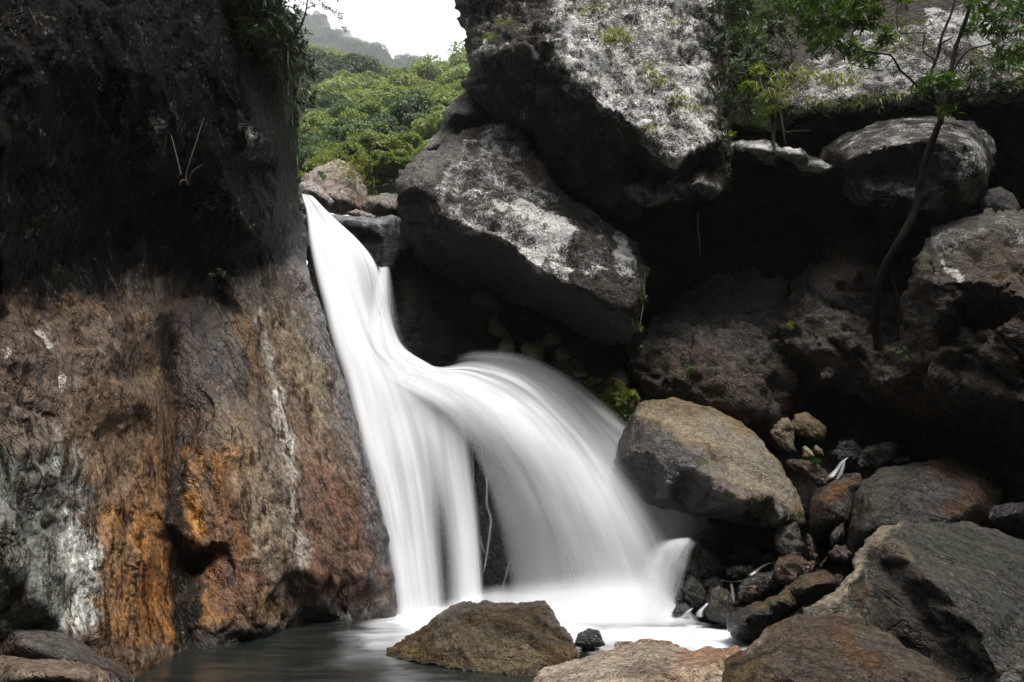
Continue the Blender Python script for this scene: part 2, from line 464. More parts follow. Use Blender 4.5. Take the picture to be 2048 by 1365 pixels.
    vw = P - np.array([0, 0, CAMZ]); vw /= np.linalg.norm(vw, axis=1)[:, None]
    gz = sstep(.12, .55, np.abs((Nn * vw).sum(1))); gz[:len(V2)] = np.where(d < 1e-3, .6, gz[:len(V2)]) if len(gz) >= len(V2) else gz[:len(V2)]
    P = P + Nn * (dsp * relief * (.2 + .8 * gz) * (1 - polish * tc[:, 3]))[:, None]
    org = np.array([P[:, 0].mean(), P[:, 1].mean(), P[:, 2].min()])
    o = mesh_obj(name, P, TT, mat, parent, org, not flat, {'paint': pc, 'tint': tc})
    tag(o, label, cat, group, kind)
    return o
# ------------------------------------------------------------------ rock materials
M_cliff = rock_mat('cliff_schist', (.085, .052, .03), (.17, .11, .06), (.022, .017, .013), ang=-58, stretch=4, bump=.6, rough=.6, lich0=-.35, wet0=.42, runs=1.0)
M_lich = rock_mat('lichened_schist', (.064, .055, .048), (.045, .038, .033), (.024, .021, .018), ang=-40, stretch=2.0, bump=1.4, lich0=-.03, lichen_col=(.66, .65, .62))
M_brown = rock_mat('brown_schist', (.06, .046, .032), (.09, .066, .044), (.022, .018, .013), ang=-38, stretch=2.2, bump=1.2, lich0=-.3, rough=.55, wet0=.3, scale=.8)
M_wall = rock_mat('wall_schist', (.092, .074, .058), (.13, .10, .075), (.034, .029, .024), ang=-45, stretch=2.0, bump=1.5, lich0=-.26, rough=.55, wet0=.3, scale=.7)
M_tan = rock_mat('tan_river_stone', (.17, .13, .075), (.135, .108, .07), (.08, .066, .044), ang=-30, stretch=2.5, bump=.55, lich0=-.5, rough=.6)
M_wet = rock_mat('wet_dark_stone', (.035, .03, .025), (.05, .036, .023), (.02, .018, .016), ang=-25, stretch=3, bump=.9, lich0=-.6, wet0=.45, rough=.5)
M_pale = rock_mat('pale_stone', (.50, .41, .31), (.32, .2, .12), (.09, .065, .045), ang=18, stretch=2.2, bump=1.3, lich0=-.1, rough=.75, scale=1.3)
M_far = rock_mat('far_boulder', (.27, .22, .19), (.32, .27, .24), (.18, .14, .12), ang=-40, stretch=1.6, bump=1.5, lich0=-.12, scale=.6)
M_back = rock_mat('shaded_schist', (.014, .012, .010), (.02, .016, .012), (.010, .009, .008), ang=-40, stretch=3, bump=1, lich0=-.5, wet0=.2, rough=.6)  # near-black copy of the schist, recess shade put into its colour
M_mid = rock_mat('pool_stone', (.085, .06, .032), (.16, .11, .05), (.035, .026, .018), ang=-15, stretch=2.2, bump=1.3, lich0=-.6, wet0=.3, rough=.45, scale=1.5)

OR = (.44, .20, .045); OR2 = (.30, .12, .025); WH = (.60, .60, .56); GR = (.17, .19, .165); BK = (.006, .0045, .0035); RED = (.11, .048, .028); OLV = (.15, .13, .06); MAR = (.09, .045, .03)

# ------------------------------------------------------------------ left wall of the gorge
rock('left_cliff', 'overhanging cliff wall with shade painted into its dark top, and orange and white mineral stains at its foot', 'cliff',
     [(-520, -420, 4.2), (100, -420, 6.5), (440, -420, 8.2), (500, -250, 8.6), (545, -60, 9.4), (568, 20, 9.8), (588, 110, 10.5), (592, 200, 11.3), (596, 250, 12), (599, 320, 12.6), (598, 385, 13.2),
      (606, 440, 12.9), (614, 480, 12.7), (616, 530, 12.5), (640, 600, 12.2), (665, 680, 11.8), (690, 760, 11.5), (718, 850, 11.1), (742, 930, 10.9), (762, 1010, 10.6), (776, 1080, 10.45),
      (788, 1180, 10.3), (796, 1260, 10.2), (700, 1300, 9.7), (560, 1345, 8.3), (420, 1360, 8.0), (270, 1440, 6.8), (-520, 1600, 5.0)], 8,
     ctrl=[(0, -100, 4.4), (200, -100, 5.4), (400, -60, 7.4), (100, 120, 5.0), (300, 150, 6.4), (480, 150, 8.4), (540, 120, 9.4), (0, 300, 4.7), (150, 330, 6.0), (300, 360, 7.3), (440, 330, 8.5), (520, 280, 8.9), (560, 260, 10.1),
           (480, 440, 9.2), (520, 480, 9.7), (548, 440, 10.2), (545, 505, 10.9), (575, 520, 11.6), (590, 420, 12.3), (560, 330, 10.6),
           (440, 520, 9.5), (420, 590, 9.7), (350, 500, 8.7), (300, 400, 7.9), (280, 470, 8.0), (240, 330, 6.8), (340, 600, 9.1), (365, 625, 9.1),
           (300, 625, 8.0), (200, 600, 6.9), (60, 560, 5.9), (0, 640, 5.5), (120, 700, 6.1), (0, 840, 5.4), (40, 900, 5.4), (130, 880, 6.0), (200, 760, 6.7), (250, 640, 7.2),
           (300, 800, 7.7), (320, 860, 8.1), (345, 740, 8.9), (360, 860, 8.9), (345, 1000, 8.3), (350, 1200, 8.2), (380, 1290, 8.2), (290, 1000, 7.5), (270, 1200, 7.2), (200, 1000, 6.6), (200, 1200, 6.5), (100, 1050, 5.9), (80, 1200, 5.6), (0, 1100, 5.3),
           (400, 700, 9.2), (430, 800, 8.9), (410, 900, 8.5), (440, 960, 8.5), (470, 900, 8.8), (400, 1090, 8.3), (470, 1090, 8.5), (385, 1130, 8.6), (480, 1200, 8.4), (430, 1260, 8.2), (520, 1260, 8.5),
           (500, 640, 9.9), (480, 740, 9.5), (540, 700, 10.3), (540, 770, 10.0), (560, 900, 9.7), (590, 1000, 9.5), (600, 1100, 9.3), (560, 1150, 9.0), (610, 1150, 9.2), (600, 1230, 9.4),
           (600, 700, 10.9), (620, 850, 10.4), (650, 960, 10.1), (690, 1060, 9.9), (720, 1150, 9.8), (620, 560, 11.9), (570, 600, 11.0), (660, 800, 10.9), (700, 930, 10.6), (740, 1050, 10.3), (700, 1210, 9.9), (650, 1200, 9.6), (640, 1262, 9.9), (540, 1300, 8.9)],
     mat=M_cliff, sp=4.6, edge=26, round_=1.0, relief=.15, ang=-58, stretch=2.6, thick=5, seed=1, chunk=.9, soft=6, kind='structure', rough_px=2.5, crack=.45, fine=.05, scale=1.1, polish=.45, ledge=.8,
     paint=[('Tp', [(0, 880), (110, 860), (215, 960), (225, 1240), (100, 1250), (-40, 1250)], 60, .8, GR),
            ('T', [(150, 880), (150, 960), (165, 1060), (175, 1230)], 50, .8, (.36, .37, .36), 14),
            ('Tp', [(130, 1040), (190, 1040), (215, 1240), (150, 1250)], 26, .95, WH, 9),
            ('Tp', [(225, 1060), (300, 1000), (330, 1120), (350, 1270), (225, 1250)], 46, .95, OR, 8),
            ('Tp', [(230, 880), (330, 820), (350, 1270), (230, 1260)], 60, .6, (.25, .13, .05)), ('Tp', [(370, 840), (470, 860), (500, 1220), (380, 1250)], 50, .7, (.30, .15, .05)),
            ('Tp', [(300, 900), (330, 860), (340, 1250), (300, 1250)], 30, .9, OR2, 7),
            ('Tp', [(370, 930), (470, 900), (478, 1060), (440, 1230), (385, 1230)], 40, .98, (.45, .2, .04), 8),
            ('Tp', [(470, 960), (500, 1100), (500, 1200), (430, 1220)], 30, .7, RED),
            ('Tp', [(340, 650), (400, 640), (470, 780), (420, 880), (340, 880)], 40, .75, (.05, .022, .012)),
            ('T', [(336, 640), (338, 760), (340, 900), (348, 1050), (360, 1220), (366, 1280)], 30, .97, BK),
            ('T', [(392, 1110), (384, 1180), (372, 1290)], 28, .95, BK),
            ('T', [(420, 900), (412, 1000), (420, 1090)], 14, .8, (.22, .13, .06)),
            ('T', [(285, 640), (283, 760)], 40, .85, OLV, 10), ('T', [(300, 700), (296, 780)], 16, .8, (.30, .15, .03), 6),
            ('Tp', [(0, 600), (260, 640), (280, 800), (200, 860), (0, 860)], 60, .6, (.13, .075, .05)),
            ('Tp', [(200, 780), (330, 860), (290, 980), (190, 930)], 50, .55, (.26, .16, .09)),
            ('T', [(518, 620), (545, 740), (556, 790)], 14, .8, (.42, .39, .34), 6),
            ('T', [(560, 785), (570, 850), (580, 900), (592, 1000), (606, 1130)], 17, 1.0, (.66, .66, .64)),
            ('T', [(575, 880), (580, 960), (596, 1050)], 26, .85, WH, 7),
            ('T', [(530, 960), (540, 1080), (545, 1150)], 16, .85, (.48, .42, .32), 6), ('T', [(505, 980), (515, 1110)], 14, .7, (.42, .38, .3), 6), ('T', [(570, 1060), (576, 1130)], 14, .7, (.42, .34, .22), 6),
            ('Tp', [(520, 800), (620, 900), (640, 1180), (600, 1200), (500, 1020)], 40, .55, (.16, .11, .07)),
            ('T', [(440, 780), (480, 860), (500, 960), (520, 1040)], 40, .55, (.32, .25, .16)),
            ('T', [(560, 620), (600, 780), (640, 900), (690, 1060)], 36, .7, (.20, .105, .055)),
            ('T', [(540, 540), (590, 680), (640, 820)], 40, .7, (.20, .17, .105)),
            ('T', [(600, 480), (585, 400), (590, 330)], 34, .8, (.13, .125, .085)),
            ('Tp', [(620, 960), (680, 990), (740, 1100), (770, 1190), (640, 1180)], 40, .8, RED),
            ('W', [(630, 570), (645, 640), (690, 790), (735, 930), (770, 1080), (790, 1230)], 44, .95),
            ('T', [(634, 590), (655, 660), (700, 800), (745, 950), (780, 1120)], 26, .9, (.045, .045, .045)),
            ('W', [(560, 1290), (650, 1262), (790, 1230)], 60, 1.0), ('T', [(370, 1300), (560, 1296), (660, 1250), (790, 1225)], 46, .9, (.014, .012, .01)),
            ('W', [(336, 640), (345, 1000), (366, 1290)], 50, -.42), ('W', [(430, 640), (430, 860)], 80, .4), ('W', [(400, 900), (440, 1250)], 70, .3), ('T', [(430, 640), (440, 760)], 60, .75, (.03, .018, .012), 14),
            ('Wp', [(-500, -420), (560, -420), (580, 60), (560, 380), (500, 470), (430, 520), (330, 450), (250, 560), (-500, 560)], 110, -.45),
            ('Tp', [(-500, -420), (560, -420), (580, 60), (562, 300), (535, 430), (430, 470), (300, 440), (200, 480), (-500, 470)], 190, 1.0, (.0035, .0032, .0028)),  # shade and corner falloff of the upper cliff painted in as near-black tint
            ('L', [(360, 195), (360, 240)], 30, .58), ('L', [(295, 225), (318, 270)], 22, .6), ('L', [(490, 260), (520, 290), (535, 320)], 34, .62), ('L', [(15, 360), (30, 390)], 26, .55), ('L', [(80, 660), (95, 690)], 18, .75), ('L', [(125, 755), (130, 780)], 14, .75),
            ('L', [(5, 700), (10, 712)], 12, .8), ('L', [(75, 255), (85, 262)], 12, .6), ('L', [(200, 176), (205, 182)], 12, .6),
            ('M', [(560, 40), (585, 150), (580, 260)], 40, .42), ('M', [(60, 450), (150, 540), (210, 600)], 70, .28), ('M', [(520, 560), (530, 640)], 18, .3)])

# ------------------------------------------------------------------ right wall: the leaning giant and its neighbours
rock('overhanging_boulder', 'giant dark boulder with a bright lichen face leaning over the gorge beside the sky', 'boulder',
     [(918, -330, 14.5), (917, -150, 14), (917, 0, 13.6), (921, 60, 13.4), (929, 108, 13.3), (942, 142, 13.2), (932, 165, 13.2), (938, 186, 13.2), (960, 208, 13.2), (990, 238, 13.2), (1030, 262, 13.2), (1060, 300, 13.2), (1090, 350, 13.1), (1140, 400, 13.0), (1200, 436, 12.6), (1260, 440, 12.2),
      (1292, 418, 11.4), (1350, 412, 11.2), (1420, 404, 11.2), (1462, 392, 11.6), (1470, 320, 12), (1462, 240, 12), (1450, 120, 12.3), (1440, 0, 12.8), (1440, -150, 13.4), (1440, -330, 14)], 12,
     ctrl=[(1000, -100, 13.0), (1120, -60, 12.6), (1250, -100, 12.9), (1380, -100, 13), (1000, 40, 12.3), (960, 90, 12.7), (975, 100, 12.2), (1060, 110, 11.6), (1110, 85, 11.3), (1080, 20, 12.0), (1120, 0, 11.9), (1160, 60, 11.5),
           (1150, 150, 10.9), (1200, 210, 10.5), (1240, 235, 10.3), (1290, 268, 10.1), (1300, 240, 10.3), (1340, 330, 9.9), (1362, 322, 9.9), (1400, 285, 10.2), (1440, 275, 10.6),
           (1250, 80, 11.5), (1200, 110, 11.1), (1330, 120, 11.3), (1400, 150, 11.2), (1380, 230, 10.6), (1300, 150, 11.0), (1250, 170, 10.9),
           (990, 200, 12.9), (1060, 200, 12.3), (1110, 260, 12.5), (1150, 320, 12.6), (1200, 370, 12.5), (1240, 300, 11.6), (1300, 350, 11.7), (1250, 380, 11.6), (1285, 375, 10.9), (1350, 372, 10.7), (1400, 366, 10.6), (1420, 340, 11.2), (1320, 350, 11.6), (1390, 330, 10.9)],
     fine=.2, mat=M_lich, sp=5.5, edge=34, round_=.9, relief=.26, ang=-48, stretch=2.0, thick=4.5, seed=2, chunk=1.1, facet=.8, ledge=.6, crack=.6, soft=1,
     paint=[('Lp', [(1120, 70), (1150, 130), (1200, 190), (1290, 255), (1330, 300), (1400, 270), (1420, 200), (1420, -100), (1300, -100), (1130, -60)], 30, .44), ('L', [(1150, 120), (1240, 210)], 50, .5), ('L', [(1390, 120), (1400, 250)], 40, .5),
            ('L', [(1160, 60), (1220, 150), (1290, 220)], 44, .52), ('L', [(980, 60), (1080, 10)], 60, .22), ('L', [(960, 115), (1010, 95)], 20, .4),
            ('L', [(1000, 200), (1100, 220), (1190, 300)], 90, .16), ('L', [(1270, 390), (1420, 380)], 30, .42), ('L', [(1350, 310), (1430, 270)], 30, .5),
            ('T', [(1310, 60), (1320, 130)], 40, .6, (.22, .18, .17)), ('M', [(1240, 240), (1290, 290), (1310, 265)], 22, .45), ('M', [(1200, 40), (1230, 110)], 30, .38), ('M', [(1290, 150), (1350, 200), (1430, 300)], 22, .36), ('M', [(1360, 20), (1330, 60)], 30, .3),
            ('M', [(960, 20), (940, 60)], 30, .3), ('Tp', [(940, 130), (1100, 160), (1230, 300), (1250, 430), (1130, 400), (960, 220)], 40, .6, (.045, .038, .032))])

rock('tucked_rock', 'small dark angular rock wedged beneath the giant boulder against the green hill', 'boulder',
     [(840, 318), (856, 280), (878, 262), (888, 222), (910, 198), (935, 178), (975, 195), (1010, 236), (985, 262), (940, 276), (890, 300), (860, 322)], 13.9,
     ctrl=[(905, 222, 13.3), (940, 225, 13.2), (880, 290, 13.4), (925, 262, 13.7), (960, 250, 13.7)], mat=M_lich, sp=6, edge=30, relief=.12, seed=3, thick=1.5, rough_px=2,
     paint=[('T', [(850, 300), (875, 290)], 22, .8, (.33, .29, .26)), ('L', [(890, 215), (905, 205)], 14, .3), ('Tp', [(890, 230), (960, 220), (970, 250), (890, 285)], 20, .6, (.04, .032, .028))])

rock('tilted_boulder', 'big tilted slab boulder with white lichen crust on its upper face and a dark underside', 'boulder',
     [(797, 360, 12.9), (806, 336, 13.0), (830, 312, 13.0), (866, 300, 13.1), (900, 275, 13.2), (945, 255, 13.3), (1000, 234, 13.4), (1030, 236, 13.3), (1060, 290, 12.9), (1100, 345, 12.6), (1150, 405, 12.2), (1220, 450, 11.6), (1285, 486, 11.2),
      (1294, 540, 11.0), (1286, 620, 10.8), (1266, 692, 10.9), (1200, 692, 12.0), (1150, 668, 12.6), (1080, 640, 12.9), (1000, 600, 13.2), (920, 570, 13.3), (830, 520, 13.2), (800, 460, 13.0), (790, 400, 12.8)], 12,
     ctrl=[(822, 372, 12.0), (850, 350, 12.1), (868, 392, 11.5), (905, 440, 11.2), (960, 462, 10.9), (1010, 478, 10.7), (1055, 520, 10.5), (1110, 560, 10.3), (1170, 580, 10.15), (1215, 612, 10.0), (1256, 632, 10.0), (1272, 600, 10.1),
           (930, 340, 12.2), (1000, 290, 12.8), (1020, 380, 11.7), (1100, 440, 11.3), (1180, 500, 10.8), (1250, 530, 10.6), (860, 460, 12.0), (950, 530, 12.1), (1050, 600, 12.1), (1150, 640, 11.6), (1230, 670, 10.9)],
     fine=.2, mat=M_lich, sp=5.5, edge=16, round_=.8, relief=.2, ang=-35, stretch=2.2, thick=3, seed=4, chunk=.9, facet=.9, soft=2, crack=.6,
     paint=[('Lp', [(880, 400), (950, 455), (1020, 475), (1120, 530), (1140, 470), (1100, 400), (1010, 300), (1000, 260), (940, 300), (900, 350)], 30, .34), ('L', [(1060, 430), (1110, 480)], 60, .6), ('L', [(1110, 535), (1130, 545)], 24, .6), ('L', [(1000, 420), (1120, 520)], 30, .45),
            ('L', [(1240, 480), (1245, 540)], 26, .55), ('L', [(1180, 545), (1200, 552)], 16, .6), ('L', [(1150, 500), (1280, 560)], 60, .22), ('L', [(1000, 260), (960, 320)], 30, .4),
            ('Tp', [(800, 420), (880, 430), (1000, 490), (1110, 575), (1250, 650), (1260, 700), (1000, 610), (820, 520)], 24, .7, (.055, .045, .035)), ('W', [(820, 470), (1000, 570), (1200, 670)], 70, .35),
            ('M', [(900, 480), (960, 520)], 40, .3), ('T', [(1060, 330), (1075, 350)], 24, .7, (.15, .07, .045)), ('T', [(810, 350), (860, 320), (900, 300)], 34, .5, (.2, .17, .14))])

rock('lichened_ledge', 'broad lichen covered rock shelf hung with plants across the top right', 'boulder',
     [(1405, -330, 15.30), (1410, 60, 14.00), (1432, 235, 13.00), (1480, 262, 12.50), (1560, 268, 11.80), (1600, 240, 11.40), (1700, 222, 11.10), (1790, 214, 11.00), (1880, 216, 11.00), (1990, 210, 11.20), (2100, 206, 11.40), (2260, 210, 11.60), (2330, -330, 14.80)], 12,
     ctrl=[(1480, 0, 14.00), (1500, 120, 13.50), (1520, 200, 12.80), (1580, 205, 11.50), (1600, 150, 12.00), (1640, 120, 12.30), (1640, 195, 11.20), (1720, 190, 10.80), (1800, 190, 10.70), (1900, 190, 10.70), (1700, 100, 11.80), (1800, 90, 11.50), (1900, 60, 11.60), (1980, 150, 11.00), (2060, 180, 11.10),
           (1600, -50, 13.80), (1750, -40, 13.00), (1900, -60, 13.00), (1570, 60, 13.50), (1650, 40, 13.20)],
     fine=.2, mat=M_lich, sp=6, edge=20, round_=.7, relief=.17, ang=-10, stretch=2.2, thick=3, seed=5, chunk=.7, soft=1,
     paint=[('Lp', [(1580, 200), (1660, 120), (1760, 100), (1880, 30), (2040, 30), (2040, 190), (1900, 200), (1700, 210)], 40, .36), ('L', [(1880, 30), (1960, 60)], 50, .5), ('L', [(1640, 200), (1880, 195)], 26, .5), ('L', [(1690, 160), (1800, 130)], 40, .45),
            ('M', [(1470, 0), (1500, 120), (1520, 240)], 70, .62), ('M', [(1590, 60), (1700, 100)], 40, .35), ('M', [(1640, 160), (1690, 170)], 20, .35), ('M', [(1760, 60), (1820, 110)], 40, .3)])

rock('lens_boulder', 'grey lens shaped boulder under the lichened shelf behind the leaning trunk', 'boulder',
     [(1632, 322, 11.05), (1650, 296, 10.95), (1700, 262, 10.85), (1780, 236, 10.75), (1880, 230, 10.75), (1950, 246, 10.75), (1984, 284, 10.75), (1990, 340, 10.65), (1964, 398, 10.55), (1905, 436, 10.55), (1830, 446, 10.65), (1760, 432, 10.75), (1700, 400, 10.95), (1660, 360, 11.15)], 11.5,
     ctrl=[(1700, 320, 9.95), (1760, 295, 9.65), (1860, 280, 9.45), (1940, 290, 9.55), (1960, 340, 9.45), (1900, 370, 9.55), (1800, 345, 9.95), (1720, 345, 10.25), (1740, 385, 9.95), (1830, 400, 9.75), (1920, 400, 9.85)],
     fine=.2, mat=M_lich, sp=6, edge=34, round_=.9, relief=.15, ang=-8, stretch=3.2, thick=2.5, seed=6, chunk=.6, soft=1,
     paint=[('L', [(1700, 280), (1800, 250), (1900, 270)], 70, .32), ('L', [(1920, 300), (1960, 360)], 60, .44), ('L', [(1700, 380), (1850, 400)], 50, .38), ('L', [(1860, 250), (1900, 260)], 40, .3), ('T', [(1880, 415), (1950, 400)], 36, .6, (.16, .09, .04)), ('T', [(1720, 340), (1850, 350)], 44, .6, (.05, .045, .04))])
rock('shelf_slab', 'thin pale topped slab jutting under the hanging plants', 'boulder',
     [(1452, 292, 11.20), (1470, 280, 11.10), (1530, 284, 11.00), (1556, 296, 10.80), (1600, 296, 10.70), (1622, 312, 10.70), (1690, 340, 10.70), (1710, 372, 10.90), (1660, 364, 11.20), (1560, 340, 11.30), (1460, 316, 11.40)], 11.2,
     ctrl=[(1520, 298, 10.60), (1590, 310, 10.30), (1650, 340, 10.40)], mat=M_lich, sp=6, edge=14, relief=.09, seed=7, thick=1.5, ang=-10,
     paint=[('L', [(1470, 290), (1600, 305)], 26, .55), ('L', [(1600, 322), (1650, 335)], 18, .5)])
rock('round_stone', 'smooth grey rounded stone resting on top of the big right boulder', 'boulder',
     [(1962, 422), (1960, 396), (1976, 378), (2000, 374), (2024, 386), (2042, 420), (2030, 440), (1980, 440)], 10.6, ledge=.15, mat=M_brown, sp=6, edge=40, relief=.05, seed=8, rough_px=1, chunk=.2, paint=[('T', [(2000, 400)], 60, .7, (.1, .1, .105))])
rock('corner_crag', 'mossy dark crag at the right edge beneath the lichened shelf', 'boulder',
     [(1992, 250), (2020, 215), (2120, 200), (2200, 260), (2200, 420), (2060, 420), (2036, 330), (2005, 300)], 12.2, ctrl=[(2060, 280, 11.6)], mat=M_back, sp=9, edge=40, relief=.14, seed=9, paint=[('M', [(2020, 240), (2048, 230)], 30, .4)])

rock('bulging_boulder', 'massive rough brown boulder with pale lichen on its rounded top at the right edge', 'boulder',
     [(1735, 770, 10.2), (1752, 735, 10.1), (1790, 690, 10.0), (1806, 600, 9.9), (1814, 560, 9.8), (1832, 500, 9.8), (1868, 455, 9.9), (1920, 430, 10.0), (1970, 420, 10.0), (2020, 418, 10.0), (2120, 440, 10), (2280, 520, 10), (2280, 980, 9.6), (2120, 940, 9.7), (2048, 925, 9.9), (1980, 880, 10.1), (1900, 850, 10.2), (1830, 830, 10.3), (1770, 810, 10.4)], 10,
     ctrl=[(1850, 560, 8.9), (1900, 480, 9.2), (1980, 460, 9.2), (1960, 560, 8.5), (1870, 640, 9.0), (1980, 680, 8.6), (1850, 720, 9.2), (1790, 760, 9.7), (1950, 780, 8.9), (2040, 820, 8.7), (2060, 600, 8.3), (2040, 890, 9.3), (1900, 810, 9.6), (1920, 660, 9.05), (2000, 640, 8.9)],
     mat=M_wall, sp=4.8, edge=30, round_=.9, relief=.25, ang=-32, stretch=1.8, thick=3, seed=10, facet=.7, ledge=.8, chunk=1.2, soft=1, crack=.7,
     paint=[('T', [(1840, 480), (1920, 440), (2048, 440)], 50, .6, (.17, .155, .115)), ('L', [(1880, 510), (1920, 545)], 16, .95, ), ('L', [(1880, 470), (1980, 445), (2048, 460)], 30, .55), ('M', [(1860, 470), (1950, 440)], 26, .34), ('M', [(1930, 500), (1900, 580)], 16, .3),
            ('T', [(1790, 590), (1850, 620)], 44, .5, (.14, .10, .065))])
rock('faceted_boulder', 'brown faceted boulder with rusty patches behind the foot of the leaning tree', 'boulder',
     [(1552, 800, 11.6), (1560, 700, 11.6), (1570, 620, 11.9), (1596, 550, 12.2), (1640, 490, 12.2), (1700, 450, 12.1), (1780, 450, 11.9), (1850, 540, 11.7), (1850, 700, 11.2), (1820, 800, 11.2), (1740, 800, 11.2), (1700, 786, 11.3), (1640, 790, 11.5), (1590, 830, 11.5)], 11.8,
     ctrl=[(1650, 580, 11.0), (1700, 540, 11.0), (1660, 660, 10.6), (1610, 700, 11.0), (1720, 640, 11.0), (1740, 720, 10.6), (1650, 750, 10.7), (1600, 740, 11.3), (1700, 760, 10.8), (1640, 610, 11.2)],
     mat=M_wall, sp=5, edge=14, relief=.26, ang=-52, stretch=1.8, seed=11, facet=.65, ledge=.8, chunk=1.3, soft=1, paint=[('T', [(1675, 530), (1670, 570)], 26, .6, (.16, .07, .045)), ('T', [(1660, 680), (1720, 760)], 50, .5, (.17, .11, .075)), ('T', [(1640, 610), (1700, 700)], 40, .4, (.14, .11, .09))])
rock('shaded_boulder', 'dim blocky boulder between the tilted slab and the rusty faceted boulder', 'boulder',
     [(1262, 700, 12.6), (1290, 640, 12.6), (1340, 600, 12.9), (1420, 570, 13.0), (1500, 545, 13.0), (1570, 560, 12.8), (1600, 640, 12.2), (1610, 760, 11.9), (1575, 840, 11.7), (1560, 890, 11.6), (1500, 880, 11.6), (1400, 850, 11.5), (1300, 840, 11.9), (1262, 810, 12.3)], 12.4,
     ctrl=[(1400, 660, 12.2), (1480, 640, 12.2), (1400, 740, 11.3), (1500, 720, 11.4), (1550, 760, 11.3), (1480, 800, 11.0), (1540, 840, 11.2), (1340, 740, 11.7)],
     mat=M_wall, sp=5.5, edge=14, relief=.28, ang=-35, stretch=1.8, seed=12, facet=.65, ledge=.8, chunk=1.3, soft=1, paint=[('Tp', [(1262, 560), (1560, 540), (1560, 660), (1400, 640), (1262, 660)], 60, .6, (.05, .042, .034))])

# back of the cave under the boulders, the rock the falls run over, and the dark step at the head of the falls
rock('cave_wall', 'recess wall behind the boulders of the right bank, shade put into its dark colour', 'cliff',
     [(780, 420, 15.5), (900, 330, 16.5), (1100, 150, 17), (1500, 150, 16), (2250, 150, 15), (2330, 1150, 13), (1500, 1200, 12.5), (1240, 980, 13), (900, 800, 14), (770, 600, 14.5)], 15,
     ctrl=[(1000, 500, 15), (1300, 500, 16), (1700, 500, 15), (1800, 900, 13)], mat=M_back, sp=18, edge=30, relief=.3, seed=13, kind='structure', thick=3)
rock('falls_headwall', 'wet rock step beside the top of the falls with its cavity shade painted in', 'boulder',
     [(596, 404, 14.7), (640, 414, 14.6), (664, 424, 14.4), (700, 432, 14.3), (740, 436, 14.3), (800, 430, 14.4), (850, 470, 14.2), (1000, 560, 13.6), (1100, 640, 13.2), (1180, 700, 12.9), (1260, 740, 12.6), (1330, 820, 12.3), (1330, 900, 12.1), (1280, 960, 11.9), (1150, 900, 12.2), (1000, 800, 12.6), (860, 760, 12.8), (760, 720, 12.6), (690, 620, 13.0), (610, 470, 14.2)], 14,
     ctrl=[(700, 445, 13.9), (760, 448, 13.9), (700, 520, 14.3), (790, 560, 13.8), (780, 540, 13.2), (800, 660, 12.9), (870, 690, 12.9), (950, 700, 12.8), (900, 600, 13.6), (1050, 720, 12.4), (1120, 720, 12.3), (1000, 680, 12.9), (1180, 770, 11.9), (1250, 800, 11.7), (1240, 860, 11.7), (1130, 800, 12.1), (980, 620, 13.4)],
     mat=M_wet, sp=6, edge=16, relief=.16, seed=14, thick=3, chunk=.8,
     paint=[('Tp', [(610, 450), (640, 446), (800, 452), (860, 500), (1000, 600), (860, 640), (780, 700), (700, 560)], 16, .95, (.008, .007, .006)), ('Wp', [(610, 450), (640, 448), (800, 456), (1000, 600), (860, 640), (780, 700), (700, 560)], 16, -.45), ('W', [(650, 430), (790, 440)], 12, .8), ('T', [(700, 433), (760, 438)], 8, .8, (.35, .35, .35)), ('Wp', [(780, 500), (1000, 600), (1100, 760), (860, 760)], 60, .2), ('M', [(820, 580), (860, 620)], 36, .35), ('T', [(815, 560), (820, 620)], 18, .6, (.10, .09, .06)),  # first patch paints the black cavity shade under the ledge
            ('Tp', [(1130, 735), (1200, 760), (1280, 790), (1270, 830), (1180, 800)], 26, .9, (.17, .12, .055)), ('M', [(1150, 780), (1230, 800), (1270, 840)], 40, .5), ('W', [(1100, 800), (1200, 860), (1250, 940)], 60, 1), ('T', [(1150, 830), (1240, 930)], 46, .6, (.09, .065, .045))])
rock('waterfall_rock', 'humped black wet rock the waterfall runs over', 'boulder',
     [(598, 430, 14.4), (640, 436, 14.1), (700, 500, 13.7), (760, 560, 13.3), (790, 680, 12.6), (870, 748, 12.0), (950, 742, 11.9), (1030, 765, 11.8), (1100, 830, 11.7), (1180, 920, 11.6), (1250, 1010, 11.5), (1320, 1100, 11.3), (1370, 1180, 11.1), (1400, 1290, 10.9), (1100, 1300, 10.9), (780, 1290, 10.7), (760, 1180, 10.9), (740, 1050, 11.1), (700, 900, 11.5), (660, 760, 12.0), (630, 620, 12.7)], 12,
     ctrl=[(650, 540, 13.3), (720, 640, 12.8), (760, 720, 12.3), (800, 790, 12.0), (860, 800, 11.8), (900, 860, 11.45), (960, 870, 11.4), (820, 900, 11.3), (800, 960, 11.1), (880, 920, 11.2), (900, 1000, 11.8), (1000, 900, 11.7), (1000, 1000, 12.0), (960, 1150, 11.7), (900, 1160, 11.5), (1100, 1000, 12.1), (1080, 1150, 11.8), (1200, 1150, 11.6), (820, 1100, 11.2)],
     mat=M_back, sp=7, edge=20, relief=.14, seed=15, thick=2, ang=-75, chunk=.7, paint=[('Wp', [(600, 400), (1400, 400), (1400, 1300), (600, 1300)], 50, .8), ('T', [(950, 900), (960, 1150)], 90, .6, (.07, .06, .045))])

